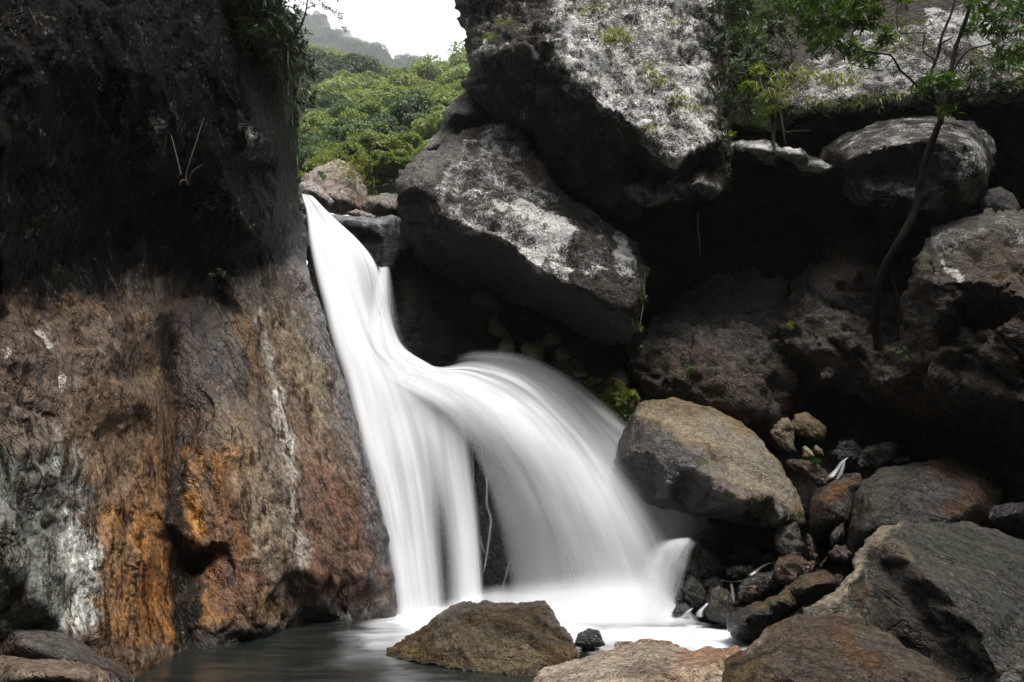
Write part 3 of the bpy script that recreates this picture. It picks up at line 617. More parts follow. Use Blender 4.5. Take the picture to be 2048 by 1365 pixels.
# stones under the slab, beside the crest
for o_, lab, Yd, m_, pt in [
    ([(938, 592), (955, 578), (985, 590), (1004, 615), (998, 628), (970, 618), (945, 608)], 'greyish wedge stone high on the dark bank under the tilted slab', 12.9, M_brown, [('T', [(960, 600)], 60, .6, (0.187, 0.178, 0.128))]),
    ([(976, 642), (990, 628), (1006, 650), (1022, 668), (1020, 684), (990, 672), (976, 664)], 'pale olive stone above the oval stone by the crest', 12.6, M_brown, [('T', [(1000, 655)], 60, .8, (0.289, 0.281, 0.176))]),
    ([(995, 700), (1006, 680), (1022, 676), (1030, 694), (1028, 712), (1014, 722), (998, 716)], 'oval olive stone just above the crest of the falls', 12.2, M_brown, [('T', [(1010, 700)], 60, .85, (0.357, 0.332, 0.208))]),
    ([(1040, 696), (1052, 684), (1074, 690), (1088, 706), (1084, 726), (1068, 730), (1058, 712), (1046, 712)], 'hooked tan stone beneath the green sprig', 12.1, M_brown, [('T', [(1065, 705)], 60, .85, (0.340, 0.297, 0.184))]),
    ([(1082, 682), (1094, 668), (1108, 662), (1120, 672), (1126, 686), (1108, 692), (1092, 692)], 'peaked brown stone above the green sprig', 12.2, M_brown, [('T', [(1105, 680)], 60, .8, (0.238, 0.187, 0.128))]),
    ([(1108, 700), (1122, 693), (1138, 698), (1146, 714), (1132, 724), (1114, 722)], 'squarish olive stone touching the fern clump', 12.0, M_brown, [('T', [(1125, 706)], 60, .8, (0.272, 0.238, 0.144))]),
    ([(1128, 688), (1142, 684), (1146, 694), (1134, 698)], 'tiny brown chip beside the peaked stone', 12.1, M_brown, []),
    ([(1156, 728), (1162, 726), (1170, 730), (1166, 738), (1156, 736)], 'tiny grey pebble right of the fern clump', 11.9, M_brown, [('T', [(1160, 730)], 40, .8, (0.340, 0.340, 0.320))]),
    ([(1146, 742), (1160, 736), (1178, 744), (1172, 754), (1150, 754)], 'small flat tan stone on the mossy bank', 11.8, M_brown, [('T', [(1160, 745)], 60, .8, (0.374, 0.306, 0.176))])]:
    rock('stone', lab, 'stone', o_, Yd, mat=m_, sp=3.5, edge=16, relief=.05, scale=.4, seed=int(o_[0][0]), rough_px=.7, thick=.5, paint=pt, group='stones on the bank by the crest', chunk=.5)

# far boulders at the head of the falls
rock('pale_boulder', 'large pale pinkish boulder with a grassy mossy crown behind the head of the falls', 'boulder',
     [(598, 372, 19), (600, 356, 19), (622, 338, 19), (650, 326, 19), (676, 317, 19), (702, 322, 19), (718, 342, 19), (730, 364, 19), (737, 392, 18.6), (734, 412, 18.2), (716, 428, 17.8), (680, 428, 17.6), (640, 420, 17.8), (605, 400, 18.4)], 18.5,
     ctrl=[(660, 350, 18.0), (700, 370, 17.5), (650, 390, 17.4), (690, 400, 17.0), (720, 395, 17.6)], mat=M_far, sp=4, edge=30, relief=.22, scale=1.3, seed=20, rough_px=1.6, thick=2,
     paint=[('M', [(640, 345), (645, 352)], 12, .7), ('M', [(700, 345), (705, 370)], 18, .45), ('L', [(670, 385), (700, 400)], 30, .3), ('T', [(700, 410), (730, 400)], 22, .7, (.36, .2, .12))])
rock('smooth_boulder', 'smooth grey streaked boulder in front of the pale boulder at the lip of the falls', 'boulder',
     [(596, 372), (604, 364), (622, 360), (640, 372), (662, 396), (668, 404), (660, 418), (640, 416), (610, 398), (598, 388)], 16.6, ctrl=[(630, 385, 16.2)], ledge=.15, mat=M_far, sp=3.5, edge=22, relief=.09, scale=.8, ang=-35, stretch=5, seed=21, rough_px=1, thick=1.2,
     paint=[('T', [(620, 380), (660, 400)], 50, .7, (.28, .27, .24))])
rock('folded_boulder', 'grey green folded boulder lying against the tilted slab at the lip', 'boulder',
     [(724, 412), (734, 400), (752, 396), (770, 390), (792, 391), (806, 400), (806, 428), (790, 434), (765, 436), (742, 430), (728, 424)], 15.3, ctrl=[(760, 404, 14.8), (780, 418, 14.7)], mat=M_far, sp=3.5, edge=16, relief=.12, scale=.7, ang=25, stretch=3, seed=22, rough_px=1.2, thick=1.2,
     paint=[('T', [(740, 410), (790, 420)], 50, .8, (.17, .16, .125))])
rock('lip_stone', 'low brown stone wedged at the lip beside the folded boulder', 'stone', [(690, 426), (712, 418), (735, 424), (760, 434), (745, 440), (710, 438)], 14.6, mat=M_far, sp=3.5, edge=10, relief=.06, scale=.5, seed=23, rough_px=1, thick=.8, paint=[('T', [(720, 430)], 50, .5, (.2, .17, .14))])

# ------------------------------------------------------------------ right bank stones
rock('tan_boulder', 'large smooth boulder beside the falls, dry tan on top and black wet below', 'boulder',
     [(1228, 930, 10.3), (1246, 870, 10.6), (1262, 826, 10.8), (1276, 806, 10.9), (1310, 802, 10.9), (1346, 792, 10.9), (1372, 800, 10.9), (1430, 818, 10.8), (1480, 842, 10.6), (1512, 870, 10.4), (1545, 905, 10.1), (1580, 960, 9.8), (1606, 1020, 9.6), (1612, 1056, 9.6), (1560, 1066, 9.7), (1520, 1060, 9.8), (1460, 1046, 10.0), (1380, 1030, 10.1), (1290, 1010, 10.3)], 10,
     ctrl=[(1262, 900, 9.95), (1300, 900, 9.8), (1370, 930, 9.5), (1430, 960, 9.3), (1490, 1000, 9.15), (1560, 1040, 9.1), (1330, 990, 9.7), (1420, 1015, 9.5), (1480, 1030, 9.4), (1340, 840, 10.3), (1430, 880, 10.0), (1500, 930, 9.7), (1550, 990, 9.4)],
     ledge=.15, mat=M_tan, sp=5, edge=16, round_=.8, relief=.1, ang=-35, stretch=2.2, seed=30, chunk=.6, facet=.8, soft=2, crack=.5, thick=1.6,
     paint=[('Wp', [(1225, 930), (1250, 850), (1290, 850), (1370, 900), (1430, 925), (1470, 985), (1540, 1010), (1612, 1060), (1500, 1080), (1290, 1020)], 20, 1.25), ('Tp', [(1225, 930), (1255, 840), (1290, 850), (1370, 895), (1425, 925), (1460, 985), (1540, 1020), (1612, 1060), (1500, 1080), (1290, 1020)], 26, .92, (.04, .035, .03)),
            ('Tp', [(1420, 850), (1500, 890), (1580, 990), (1540, 980), (1440, 900)], 30, .5, (.16, .145, .115)), ('T', [(1300, 830), (1400, 880), (1450, 960), (1520, 1000)], 26, .5, (.30, .22, .12)),
            ('M', [(1500, 1010), (1545, 1050)], 30, .5), ('M', [(1450, 1000), (1460, 990)], 14, .5), ('M', [(1410, 885), (1416, 940)], 5, .6), ('M', [(1372, 825), (1375, 835)], 14, .3)])

rock('dished_boulder', 'big rounded boulder with an orange brown wet hollow on top, right of the small cascade', 'boulder',
     [(1690, 1120, 9.0), (1694, 1050, 9.0), (1706, 990, 9.1), (1722, 960, 9.3), (1760, 936, 9.5), (1840, 922, 9.8), (1900, 918, 10), (1950, 932, 10), (1994, 956, 9.9), (2006, 990, 9.6), (1994, 1020, 9.3), (1960, 1050, 9), (1900, 1110, 8.8), (1760, 1130, 8.8)], 9.3,
     ctrl=[(1740, 1000, 8.6), (1780, 970, 8.7), (1840, 950, 9.0), (1860, 975, 9.05), (1900, 960, 9.2), (1950, 960, 9.2), (1850, 1000, 8.5), (1950, 1000, 8.7), (1900, 1040, 8.3), (1800, 1050, 8.2), (1730, 1060, 8.5)],
     ledge=.15, mat=M_brown, sp=5, edge=30, relief=.05, scale=.9, ang=-12, stretch=3, seed=31, chunk=.3, thick=1.5, soft=7, crack=.2,
     paint=[('Tp', [(1730, 960), (1800, 950), (1830, 1040), (1900, 1060), (1740, 1110)], 40, .85, (.055, .052, .038)), ('T', [(1850, 935), (1930, 935), (1985, 975), (1900, 1000), (1960, 1030)], 34, .9, (.13, .062, .018)), ('T', [(1850, 965), (1900, 980)], 26, .8, (.10, .10, .10)), ('W', [(1820, 950), (1980, 980), (1900, 1040)], 60, .55), ('T', [(1710, 1000), (1700, 1090)], 22, .8, (.05, .03, .015)), ('Wp', [(1800, 1000), (1990, 1000), (1960, 1060), (1800, 1060)], 30, .5)])
rock('knuckled_boulder', 'rusty topped grey boulder wedged left of the dished boulder', 'boulder',
     [(1618, 1020), (1626, 992), (1650, 972), (1690, 950), (1718, 946), (1730, 970), (1712, 1010), (1704, 1050), (1680, 1066), (1650, 1072), (1634, 1086), (1620, 1060)], 9.3,
     ctrl=[(1650, 1000, 8.9), (1690, 975, 9.1), (1680, 1030, 8.9), (1640, 1050, 9.0)], mat=M_wet, sp=4, edge=16, relief=.06, scale=.6, seed=32, thick=1,
     paint=[('T', [(1625, 1020), (1660, 980), (1710, 955)], 18, .95, (.12, .06, .02)), ('T', [(1680, 1020)], 50, .7, (.13, .105, .095))])
rock('edge_boulder', 'brown wet boulder at the right edge beside the dished boulder', 'boulder',
     [(1965, 920), (1990, 908), (2040, 904), (2140, 920), (2140, 1010), (2040, 1000), (2010, 985), (2000, 955)], 10.2, ctrl=[(2030, 940, 9.7)], mat=M_wet, sp=6, edge=24, relief=.08, scale=.7, seed=33, paint=[('T', [(2000, 920), (2040, 940)], 40, .7, (.13, .075, .035))])
rock('black_boulder', 'glossy black split boulder at the right edge', 'boulder',
     [(1968, 1052), (1976, 1016), (2000, 1002), (2050, 1000), (2150, 1010), (2150, 1070), (2060, 1066), (2010, 1068)], 8.7, ctrl=[(2000, 1030, 8.3), (2040, 1020, 8.3), (2040, 1048, 8.4)], mat=M_wet, sp=5, edge=18, relief=.08, scale=.6, seed=34, paint=[('W', [(2000, 1030)], 90, 1), ('T', [(2000, 1030)], 120, .8, (.04, .036, .036))])
rock('foreground_boulder', 'huge grey green foreground boulder with a sharp light rim and a hollow side painted dark as shade', 'boulder',
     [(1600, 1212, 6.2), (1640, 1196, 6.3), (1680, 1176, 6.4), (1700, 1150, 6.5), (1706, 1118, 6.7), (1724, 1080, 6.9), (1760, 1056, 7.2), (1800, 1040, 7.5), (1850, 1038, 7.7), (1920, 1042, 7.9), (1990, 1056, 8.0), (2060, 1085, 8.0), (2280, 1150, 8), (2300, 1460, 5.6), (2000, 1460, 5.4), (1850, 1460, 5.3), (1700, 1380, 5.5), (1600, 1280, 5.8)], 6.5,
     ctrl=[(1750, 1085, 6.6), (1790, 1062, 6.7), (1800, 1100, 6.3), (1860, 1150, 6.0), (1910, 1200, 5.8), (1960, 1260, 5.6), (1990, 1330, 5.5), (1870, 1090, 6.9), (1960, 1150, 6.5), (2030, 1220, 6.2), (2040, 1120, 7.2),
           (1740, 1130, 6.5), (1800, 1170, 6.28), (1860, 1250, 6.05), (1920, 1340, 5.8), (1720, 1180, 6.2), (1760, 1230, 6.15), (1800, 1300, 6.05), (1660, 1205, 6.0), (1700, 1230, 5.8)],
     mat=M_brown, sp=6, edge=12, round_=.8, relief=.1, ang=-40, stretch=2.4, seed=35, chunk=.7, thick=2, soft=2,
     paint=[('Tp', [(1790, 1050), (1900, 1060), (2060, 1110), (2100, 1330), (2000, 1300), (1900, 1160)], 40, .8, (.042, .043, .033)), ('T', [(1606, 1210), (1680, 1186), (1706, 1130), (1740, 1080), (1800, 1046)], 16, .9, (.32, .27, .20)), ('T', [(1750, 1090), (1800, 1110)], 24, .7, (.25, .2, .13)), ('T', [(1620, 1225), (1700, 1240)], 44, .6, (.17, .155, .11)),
            ('M', [(1880, 1070), (1990, 1110)], 50, .36), ('M', [(1690, 1200), (1720, 1230)], 40, .35), ('Tp', [(1760, 1150), (1850, 1200), (1960, 1360), (1820, 1360), (1740, 1130), (1770, 1110)], 30, .85, (.022, .018, .012))])  # last patch paints the shade on the face below the ridge
rock('brown_foreground_boulder', 'brown rounded foreground boulder at the bottom, right of the pale slab', 'boulder',
     [(1440, 1320, 4.9), (1490, 1296, 5.0), (1530, 1262, 5.1), (1565, 1236, 5.2), (1610, 1226, 5.25), (1680, 1230, 5.2), (1740, 1250, 5.1), (1800, 1282, 4.9), (1860, 1320, 4.7), (1920, 1380, 4.5), (1950, 1460, 4.3), (1440, 1460, 4.1)], 4.8,
     ctrl=[(1570, 1270, 4.9), (1650, 1270, 4.8), (1520, 1340, 4.5), (1620, 1340, 4.45), (1720, 1330, 4.5), (1800, 1360, 4.4)], mat=M_mid, sp=5, edge=22, relief=.06, scale=.6, ang=-25, stretch=2.2, seed=36, thick=1, chunk=.45,
     paint=[('T', [(1500, 1296), (1560, 1245)], 20, .8, (.36, .26, .18)), ('Tp', [(1560, 1240), (1700, 1240), (1860, 1350), (1700, 1365), (1560, 1340)], 40, .7, (.085, .055, .036)), ('T', [(1680, 1270), (1740, 1330)], 30, .6, (.2, .10, .055)), ('T', [(1740, 1270), (1850, 1340)], 30, .5, (.15, .145, .13))])
rock('pale_foreground_slab', 'pale cream and rust weathered rock along the bottom edge', 'boulder',
     [(1050, 1400, 4.6), (1064, 1362, 4.9), (1100, 1334, 5.1), (1150, 1316, 5.3), (1200, 1304, 5.4), (1240, 1290, 5.5), (1280, 1285, 5.5), (1330, 1287, 5.5), (1380, 1302, 5.3), (1420, 1296, 5.3), (1470, 1300, 5.2), (1520, 1330, 5.0), (1540, 1460, 4.3), (1060, 1460, 4.2)], 4.8,
     ctrl=[(1200, 1330, 4.9), (1300, 1310, 5.0), (1400, 1330, 4.8), (1300, 1360, 4.5), (1150, 1365, 4.6)], mat=M_pale, sp=4.5, edge=20, relief=.065, scale=.45, ang=18, stretch=2, seed=37, thick=1, chunk=.6,
     paint=[('T', [(1380, 1320), (1500, 1310)], 26, .7, (.34, .17, .085)), ('T', [(1250, 1340), (1330, 1330)], 22, .6, (.13, .1, .08)), ('Tp', [(1080, 1350), (1240, 1295), (1350, 1295), (1250, 1325), (1140, 1365)], 16, .6, (.45, .38, .30))])
rock('corner_stone', 'small grey stone cut off by the lower right corner', 'stone',
     [(1988, 1365), (2010, 1336), (2050, 1305), (2140, 1290), (2140, 1460), (1990, 1460)], 4.8, mat=M_brown, sp=7, edge=30, relief=.04, scale=.5, seed=38, paint=[('T', [(2030, 1340)], 60, .6, (.2, .19, .15))])
rock('midstream_boulder', 'wet golden brown boulder standing in the pool in front of the falls', 'boulder',
     [(762, 1306, 7.75), (800, 1282, 7.9), (838, 1262, 8.0), (862, 1238, 8.1), (896, 1214, 8.15), (936, 1199, 8.2), (970, 1206, 8.2), (1010, 1208, 8.2), (1050, 1201, 8.2), (1088, 1197, 8.2), (1106, 1214, 8.1), (1114, 1240, 8.0), (1138, 1262, 7.9), (1149, 1284, 7.7), (1160, 1306, 7.4), (1178, 1330, 7.2), (1130, 1352, 6.95), (1040, 1366, 6.8), (960, 1352, 7.0), (880, 1336, 7.2), (800, 1326, 7.5)], 7.7,
     ctrl=[(900, 1240, 7.75), (950, 1222, 7.85), (1000, 1235, 7.6), (1080, 1215, 7.9), (1060, 1270, 7.3), (980, 1280, 7.25), (900, 1290, 7.4), (840, 1290, 7.6), (1100, 1300, 7.2), (1000, 1330, 7.0), (930, 1320, 7.15)],
     rough_px=1.2, corner=1, mat=M_mid, sp=3.6, edge=12, round_=.8, relief=.075, scale=.45, ang=-15, stretch=2.0, seed=40, chunk=.9, thick=1, soft=1,
     paint=[('T', [(900, 1275), (960, 1300), (1060, 1340)], 50, .6, (.21, .15, .05)), ('W', [(770, 1310), (860, 1335), (1000, 1360), (1170, 1335)], 22, .8), ('T', [(880, 1225), (950, 1205), (1090, 1200), (1130, 1260)], 22, .6, (.085, .065, .05)), ('M', [(920, 1204), (960, 1206)], 14, .35), ('W', [(900, 1230), (1100, 1240)], 80, .3)])
rock('bank_boulder', 'long dark rounded rock at the lower left corner in front of the cliff', 'boulder',
     [(-200, 1225), (0, 1236), (50, 1236), (100, 1250), (150, 1276), (210, 1312), (252, 1334), (272, 1360), (280, 1440), (-200, 1460)], 5.9, ctrl=[(40, 1280, 5.4), (150, 1320, 5.4), (230, 1350, 5.5)], ledge=.15, mat=M_brown, sp=6, edge=26, relief=.035, scale=.6, ang=-20, seed=41, thick=1, chunk=.3,
     paint=[('T', [(0, 1250), (120, 1270)], 34, .5, (.14, .13, .10)), ('T', [(60, 1300), (200, 1330)], 30, .6, (.05, .045, .035)), ('W', [(150, 1330), (270, 1360)], 60, .6)])
rock('flat_boulder', 'flat tan streaked rock in the very lower left corner', 'boulder',
     [(-200, 1300), (0, 1314), (70, 1318), (130, 1322), (190, 1334), (225, 1350), (240, 1370), (240, 1460), (-200, 1460)], 4.7, ctrl=[(60, 1345, 4.3), (160, 1350, 4.35)], mat=M_brown, sp=6, edge=18, relief=.03, scale=.5, ang=-15, seed=42, thick=1, chunk=.35,
     paint=[('T', [(0, 1330), (100, 1330), (200, 1345)], 40, .75, (.22, .15, .10)), ('T', [(50, 1345), (90, 1350)], 12, .6, (.4, .36, .3))])

SM = [  # outline, label, Y, material, tint
 ('splash_rock', [(1338, 1130), (1350, 1100), (1372, 1084), (1398, 1080), (1420, 1096), (1440, 1118), (1458, 1134), (1452, 1152), (1420, 1170), (1370, 1180), (1340, 1170)], 'dark green mossy rock with water veiling its left side', 9.9, M_wet, (.03, .04, .028), 'M'),
 ('stone', [(1368, 1196), (1372, 1168), (1382, 1153), (1396, 1166), (1408, 1190), (1406, 1208), (1392, 1218), (1376, 1212)], 'upright pointed dark stone at the foot of the right side of the falls', 9.5, M_wet, (.035, .04, .028), 'M'),
 ('stone', [(1352, 1196), (1358, 1176), (1366, 1180), (1370, 1204), (1358, 1210)], 'small blurred dark stone left of the pointed stone', 9.6, M_wet, (.05, .05, .05), ''),
 ('stone', [(1340, 1226), (1352, 1208), (1372, 1206), (1384, 1220), (1376, 1232), (1350, 1234)], 'low grey stone half lost in spray', 9.4, M_wet, (.09, .09, .1), ''),
 ('stone', [(1402, 1172), (1412, 1158), (1434, 1154), (1446, 1166), (1440, 1180), (1416, 1184)], 'rounded grey wet stone behind the rusty capped one', 9.8, M_wet, (.09, .1, .09), ''),
 ('stone', [(1414, 1196), (1418, 1176), (1438, 1170), (1456, 1176), (1466, 1200), (1478, 1222), (1476, 1240), (1452, 1252), (1420, 1240), (1408, 1222)], 'black stone with a rusty cap at the water edge', 9.2, M_wet, (.07, .045, .028), 'M'),
 ('stone', [(1396, 1222), (1400, 1212), (1412, 1214), (1412, 1226), (1402, 1230)], 'tiny black stone between white water threads', 9.3, M_wet, (.02, .02, .02), ''),
 ('stone', [(1410, 1204), (1414, 1190), (1424, 1188), (1426, 1204), (1416, 1210)], 'small black stone behind the rusty capped one', 9.5, M_wet, (.02, .02, .02), ''),
 ('stone', [(1448, 1156), (1456, 1136), (1480, 1128), (1504, 1130), (1512, 1146), (1490, 1158), (1460, 1162)], 'oval wet brown grey stone washed by a thin white stream', 9.7, M_wet, (.07, .065, .055), ''),
 ('stone', [(1452, 1118), (1468, 1106), (1484, 1112), (1500, 1122), (1480, 1130), (1456, 1132)], 'dim wet stone right of the veiled mossy rock', 10, M_wet, (.045, .045, .04), ''),
 ('stone', [(1462, 1100), (1480, 1080), (1510, 1088), (1530, 1112), (1526, 1130), (1500, 1122)], 'dark mossy stone in the shade under the tan boulder', 10.0, M_wet, (.03, .04, .025), 'M'),
 ('stone', [(1520, 1082), (1532, 1072), (1545, 1074), (1548, 1096), (1530, 1098)], 'dull grey stone under the right end of the tan boulder', 9.9, M_wet, (.07, .065, .06), ''),
 ('stone', [(1522, 1116), (1540, 1104), (1556, 1110), (1556, 1126), (1535, 1130)], 'greenish flat stone above the thin right stream', 9.8, M_wet, (.07, .075, .05), ''),
 ('boulder', [(1546, 1080), (1556, 1050), (1576, 1036), (1596, 1042), (1606, 1070), (1616, 1112), (1612, 1130), (1580, 1122), (1556, 1112), (1548, 1100)], 'upright ribbed olive brown boulder below the tan boulder', 9.3, M_wet, (.14, .115, .07), ''),
 ('stone', [(1610, 1066), (1618, 1062), (1626, 1080), (1636, 1110), (1636, 1124), (1618, 1120), (1612, 1096)], 'narrow brown splinter of rock standing between boulders', 9.0, M_wet, (.15, .105, .075), ''),
 ('stone', [(1660, 1072), (1672, 1052), (1690, 1042), (1692, 1070), (1678, 1086), (1662, 1090)], 'small olive wedge stone left of the dished boulder', 8.9, M_wet, (.15, .13, .075), ''),
 ('stone', [(1658, 1106), (1672, 1090), (1690, 1092), (1704, 1110), (1694, 1122), (1664, 1120)], 'glossy red brown stone beside the foreground rim', 8.6, M_wet, (.13, .06, .03), ''),
 ('boulder', [(1550, 1130), (1562, 1114), (1580, 1108), (1600, 1116), (1634, 1126), (1628, 1146), (1600, 1160), (1566, 1168), (1548, 1154)], 'round golden wet boulder at the top of the long slanting rock', 8.9, M_wet, (.20, .12, .035), 'M'),
 ('stone', [(1630, 1140), (1640, 1122), (1656, 1110), (1655, 1130), (1644, 1142)], 'pointed reddish stone behind the long slanting rock', 8.7, M_wet, (.2, .11, .075), ''),
 ('boulder', [(1478, 1176), (1492, 1156), (1520, 1144), (1556, 1140), (1580, 1150), (1560, 1176), (1530, 1196), (1496, 1206), (1474, 1196)], 'glossy black brown boulder above the rusty block', 9.1, M_wet, (.06, .05, .035), ''),
 ('stone', [(1478, 1192), (1484, 1172), (1506, 1166), (1522, 1174), (1522, 1190), (1500, 1198), (1484, 1198)], 'rusty orange angular block among black stones', 8.9, M_wet, (.23, .11, .05), ''),
 ('boulder', [(1452, 1262), (1456, 1236), (1480, 1218), (1520, 1204), (1570, 1178), (1610, 1150), (1650, 1138), (1682, 1154), (1684, 1172), (1660, 1190), (1610, 1212), (1580, 1236), (1540, 1270), (1500, 1290), (1468, 1284)], 'long slanting mossy gold boulder ending in a black nose at the water', 8.2, M_wet, (.13, .085, .03), 'X'),
 ('stone', [(1538, 866), (1556, 842), (1576, 836), (1588, 868), (1594, 906), (1580, 908), (1556, 892)], 'upright tan stone beside the right end of the tan boulder', 10.6, M_tan, (.19, .155, .10), ''),
 ('stone', [(1580, 846), (1590, 828), (1612, 824), (1634, 842), (1652, 856), (1648, 884), (1620, 880), (1590, 872)], 'blocky tan and rust stone above two little stones', 10.8, M_tan, (.22, .16, .085), ''),
 ('stone', [(1604, 896), (1612, 892), (1624, 902), (1630, 914), (1616, 920), (1606, 914)], 'little cream stone left of its twin', 10.3, M_tan, (.3, .26, .19), ''),
 ('stone', [(1624, 900), (1634, 892), (1644, 900), (1648, 912), (1630, 912)], 'little tan stone right of its twin', 10.4, M_tan, (.25, .2, .13), ''),
 ('boulder', [(1572, 920), (1600, 916), (1640, 926), (1664, 944), (1674, 958), (1650, 976), (1640, 978), (1610, 950), (1584, 936)], 'low rusty wet rock left of the small cascade', 9.9, M_wet, (.17, .085, .03), ''),
 ('boulder', [(1712, 922), (1728, 896), (1760, 886), (1784, 882), (1800, 900), (1780, 930), (1740, 944), (1716, 942)], 'dim brown boulder under the overhang right of the small cascade', 10.2, M_wet, (.10, .08, .05), ''),
 ('stone', [(1662, 906), (1680, 884), (1706, 880), (1720, 900), (1714, 926), (1680, 930)], 'black wet stone at the top of the small cascade', 10.4, M_wet, (.04, .03, .03), ''),
 ('stone', [(1148, 1292), (1156, 1270), (1176, 1256), (1198, 1264), (1210, 1290), (1180, 1300)], 'small submerged stone in the foam behind the midstream boulder', 7.9, M_wet, (.09, .09, .1), ''),
 ('stone', [(1784, 920), (1800, 912), (1820, 916), (1822, 928), (1795, 932)], 'faint dark stone behind the dished boulder', 10.1, M_wet, (.05, .05, .05), ''),
]
for i, (nm, ol, lab, Yd, mt, tc_, fl) in enumerate(SM):
    A_ = np.array(ol); c_ = A_.mean(0); sz = float(min(np.ptp(A_[:, 0]), np.ptp(A_[:, 1])))
    pt = [('T', [tuple(c_)], 400, .85, tc_)]
    if fl == 'M': pt.append(('M', [(c_[0] + 5, c_[1])], sz * .6, .38))
    ctrl_ = []
    if mt is M_wet: pt.append(('W', [tuple(c_)], 400, .45)); pt[0] = ('T', [tuple(c_)], 400, .9, tuple(v * .72 for v in tc_))
    if fl == 'X':
        pt += [('Tp', [(1450, 1270), (1456, 1230), (1500, 1220), (1560, 1215), (1600, 1215), (1500, 1295)], 16, .9, (.03, .027, .026)), ('M', [(1530, 1195), (1600, 1165)], 30, .42), ('T', [(1500, 1216), (1600, 1170), (1660, 1150)], 14, .7, (.23, .14, .05))]
        ctrl_ = [(1480, 1250, 7.9), (1500, 1222, 7.9), (1560, 1200, 7.8), (1620, 1172, 7.8), (1560, 1230, 8.0), (1650, 1165, 7.9)]
    rock(nm, lab, 'boulder' if nm != 'stone' else 'stone', ol, Yd, ctrl=ctrl_, mat=mt, sp=3.2 if sz < 60 else 4, edge=max(8, sz * .30), corner=0, relief=.03 if 'submerged' in lab else .08, scale=.45, seed=50 + i, rough_px=.9, thick=.6, paint=pt, chunk=.8, soft=3,
         group='wet stones below the falls' if mt is M_wet else 'dry stones on the right bank')

# rubble bed beneath the stones of the right bank, sealing the gaps between them
rock('stream_bed', 'dark shaded rubble bed under the right bank stones', 'stream bed',
     [(1200, 900, 12.2), (1500, 850, 12.3), (1800, 830, 12.4), (2300, 850, 12.3), (2300, 1200, 9.5), (1900, 1200, 8.9), (1650, 1240, 8.6), (1500, 1290, 8.6), (1440, 1280, 9.2), (1360, 1240, 10.1), (1300, 1120, 11)], 10,
     ctrl=[(1500, 1150, 9.9), (1600, 1050, 10.3), (1700, 980, 10.6)], mat=M_back, sp=10, edge=12, relief=.15, seed=90, kind='structure', thick=.6)
# ------------------------------------------------------------------ water
M_water = water_mat(); M_pool = pool_mat()
def cr(vals, t):
    """Catmull-Rom through rows of vals (k, ...) at parameters t in 0..k-1"""
    vals = np.asarray(vals, float); k = len(vals)
    t = np.clip(t, 0, k - 1 - 1e-6); i = t.astype(int); f = (t - i).reshape(-1, *([1] * (vals.ndim - 1)))
    p0 = vals[np.maximum(i - 1, 0)]; p1 = vals[i]; p2 = vals[i + 1]; p3 = vals[np.minimum(i + 2, k - 1)]
    return .5 * (2 * p1 + (p2 - p0) * f + (2 * p0 - 5 * p1 + 4 * p2 - p3) * f * f + (3 * p1 - p0 - 3 * p2 + p3) * f ** 3)
def sheet(name, guides, dens, nu=160, nt=140, dY=0.0, seed=0, streak=.35, fu=30, lfade=.06, rfade=.1, tfade=.02, bfade=.03, wob=.03, cut=1.0, parent=None, bulge=0.0):
    """guides: list of streamlines, each a list of (x, y, Y); dens: same shape"""
    Gd = np.array(guides, float); D = np.array(dens, float)
    U = np.linspace(0, len(Gd) - 1, nu); Tt = np.linspace(0, Gd.shape[1] - 1, nt)
    A = cr(Gd, U); A = cr(A.transpose(1, 0, 2), Tt)          # nt, nu, 3
    B = np.clip(cr(D, U), 0, 1); B = np.clip(cr(B.T, Tt), 0, 1)
    u = np.linspace(0, 1, nu)[None, :] * np.ones((nt, 1)); t = np.linspace(0, 1, nt)[:, None] * np.ones((1, nu))
    q = np.stack([u.ravel() * fu, t.ravel() * 1.7, np.full(u.size, seed * 7.7)], 1)
    s1 = fbm(q, 3, .6).reshape(nt, nu); s2 = fbm(q * (.28, 1.1, 1) + 5, 3).reshape(nt, nu)
    B = B * np.clip(1 + streak * (s1 * .8 + s2 * 1.1), 0, 1.6)
    B = B * sstep(0, lfade, u + .012 * s1) * sstep(0, rfade, 1 - u + .012 * s1) * sstep(0, tfade, t) * sstep(0, bfade, 1 - t) * cut
    Yv = A[..., 2] + dY + wob * (s1 * .08 + s2) - bulge * np.sin(np.pi * u)
    P = unproj(A[..., 0].ravel(), A[..., 1].ravel(), Yv.ravel())
    idx = np.arange(nt * nu).reshape(nt, nu)
    F = np.stack([idx[:-1, :-1], idx[1:, :-1], idx[1:, 1:], idx[:-1, 1:]], -1).reshape(-1, 4)
    keep = B.ravel()[F].max(1) > .004; F = F[keep]
    used = np.unique(F); re = -np.ones(len(P), int); re[used] = np.arange(len(used))
    uv = np.stack([u.ravel() * (fu / 30), t.ravel()], 1)[used]
    return mesh_obj(name, P[used], re[F], M_water, parent, None, True, {'dens': np.clip(B.ravel()[used], 0, 1)}, uv)

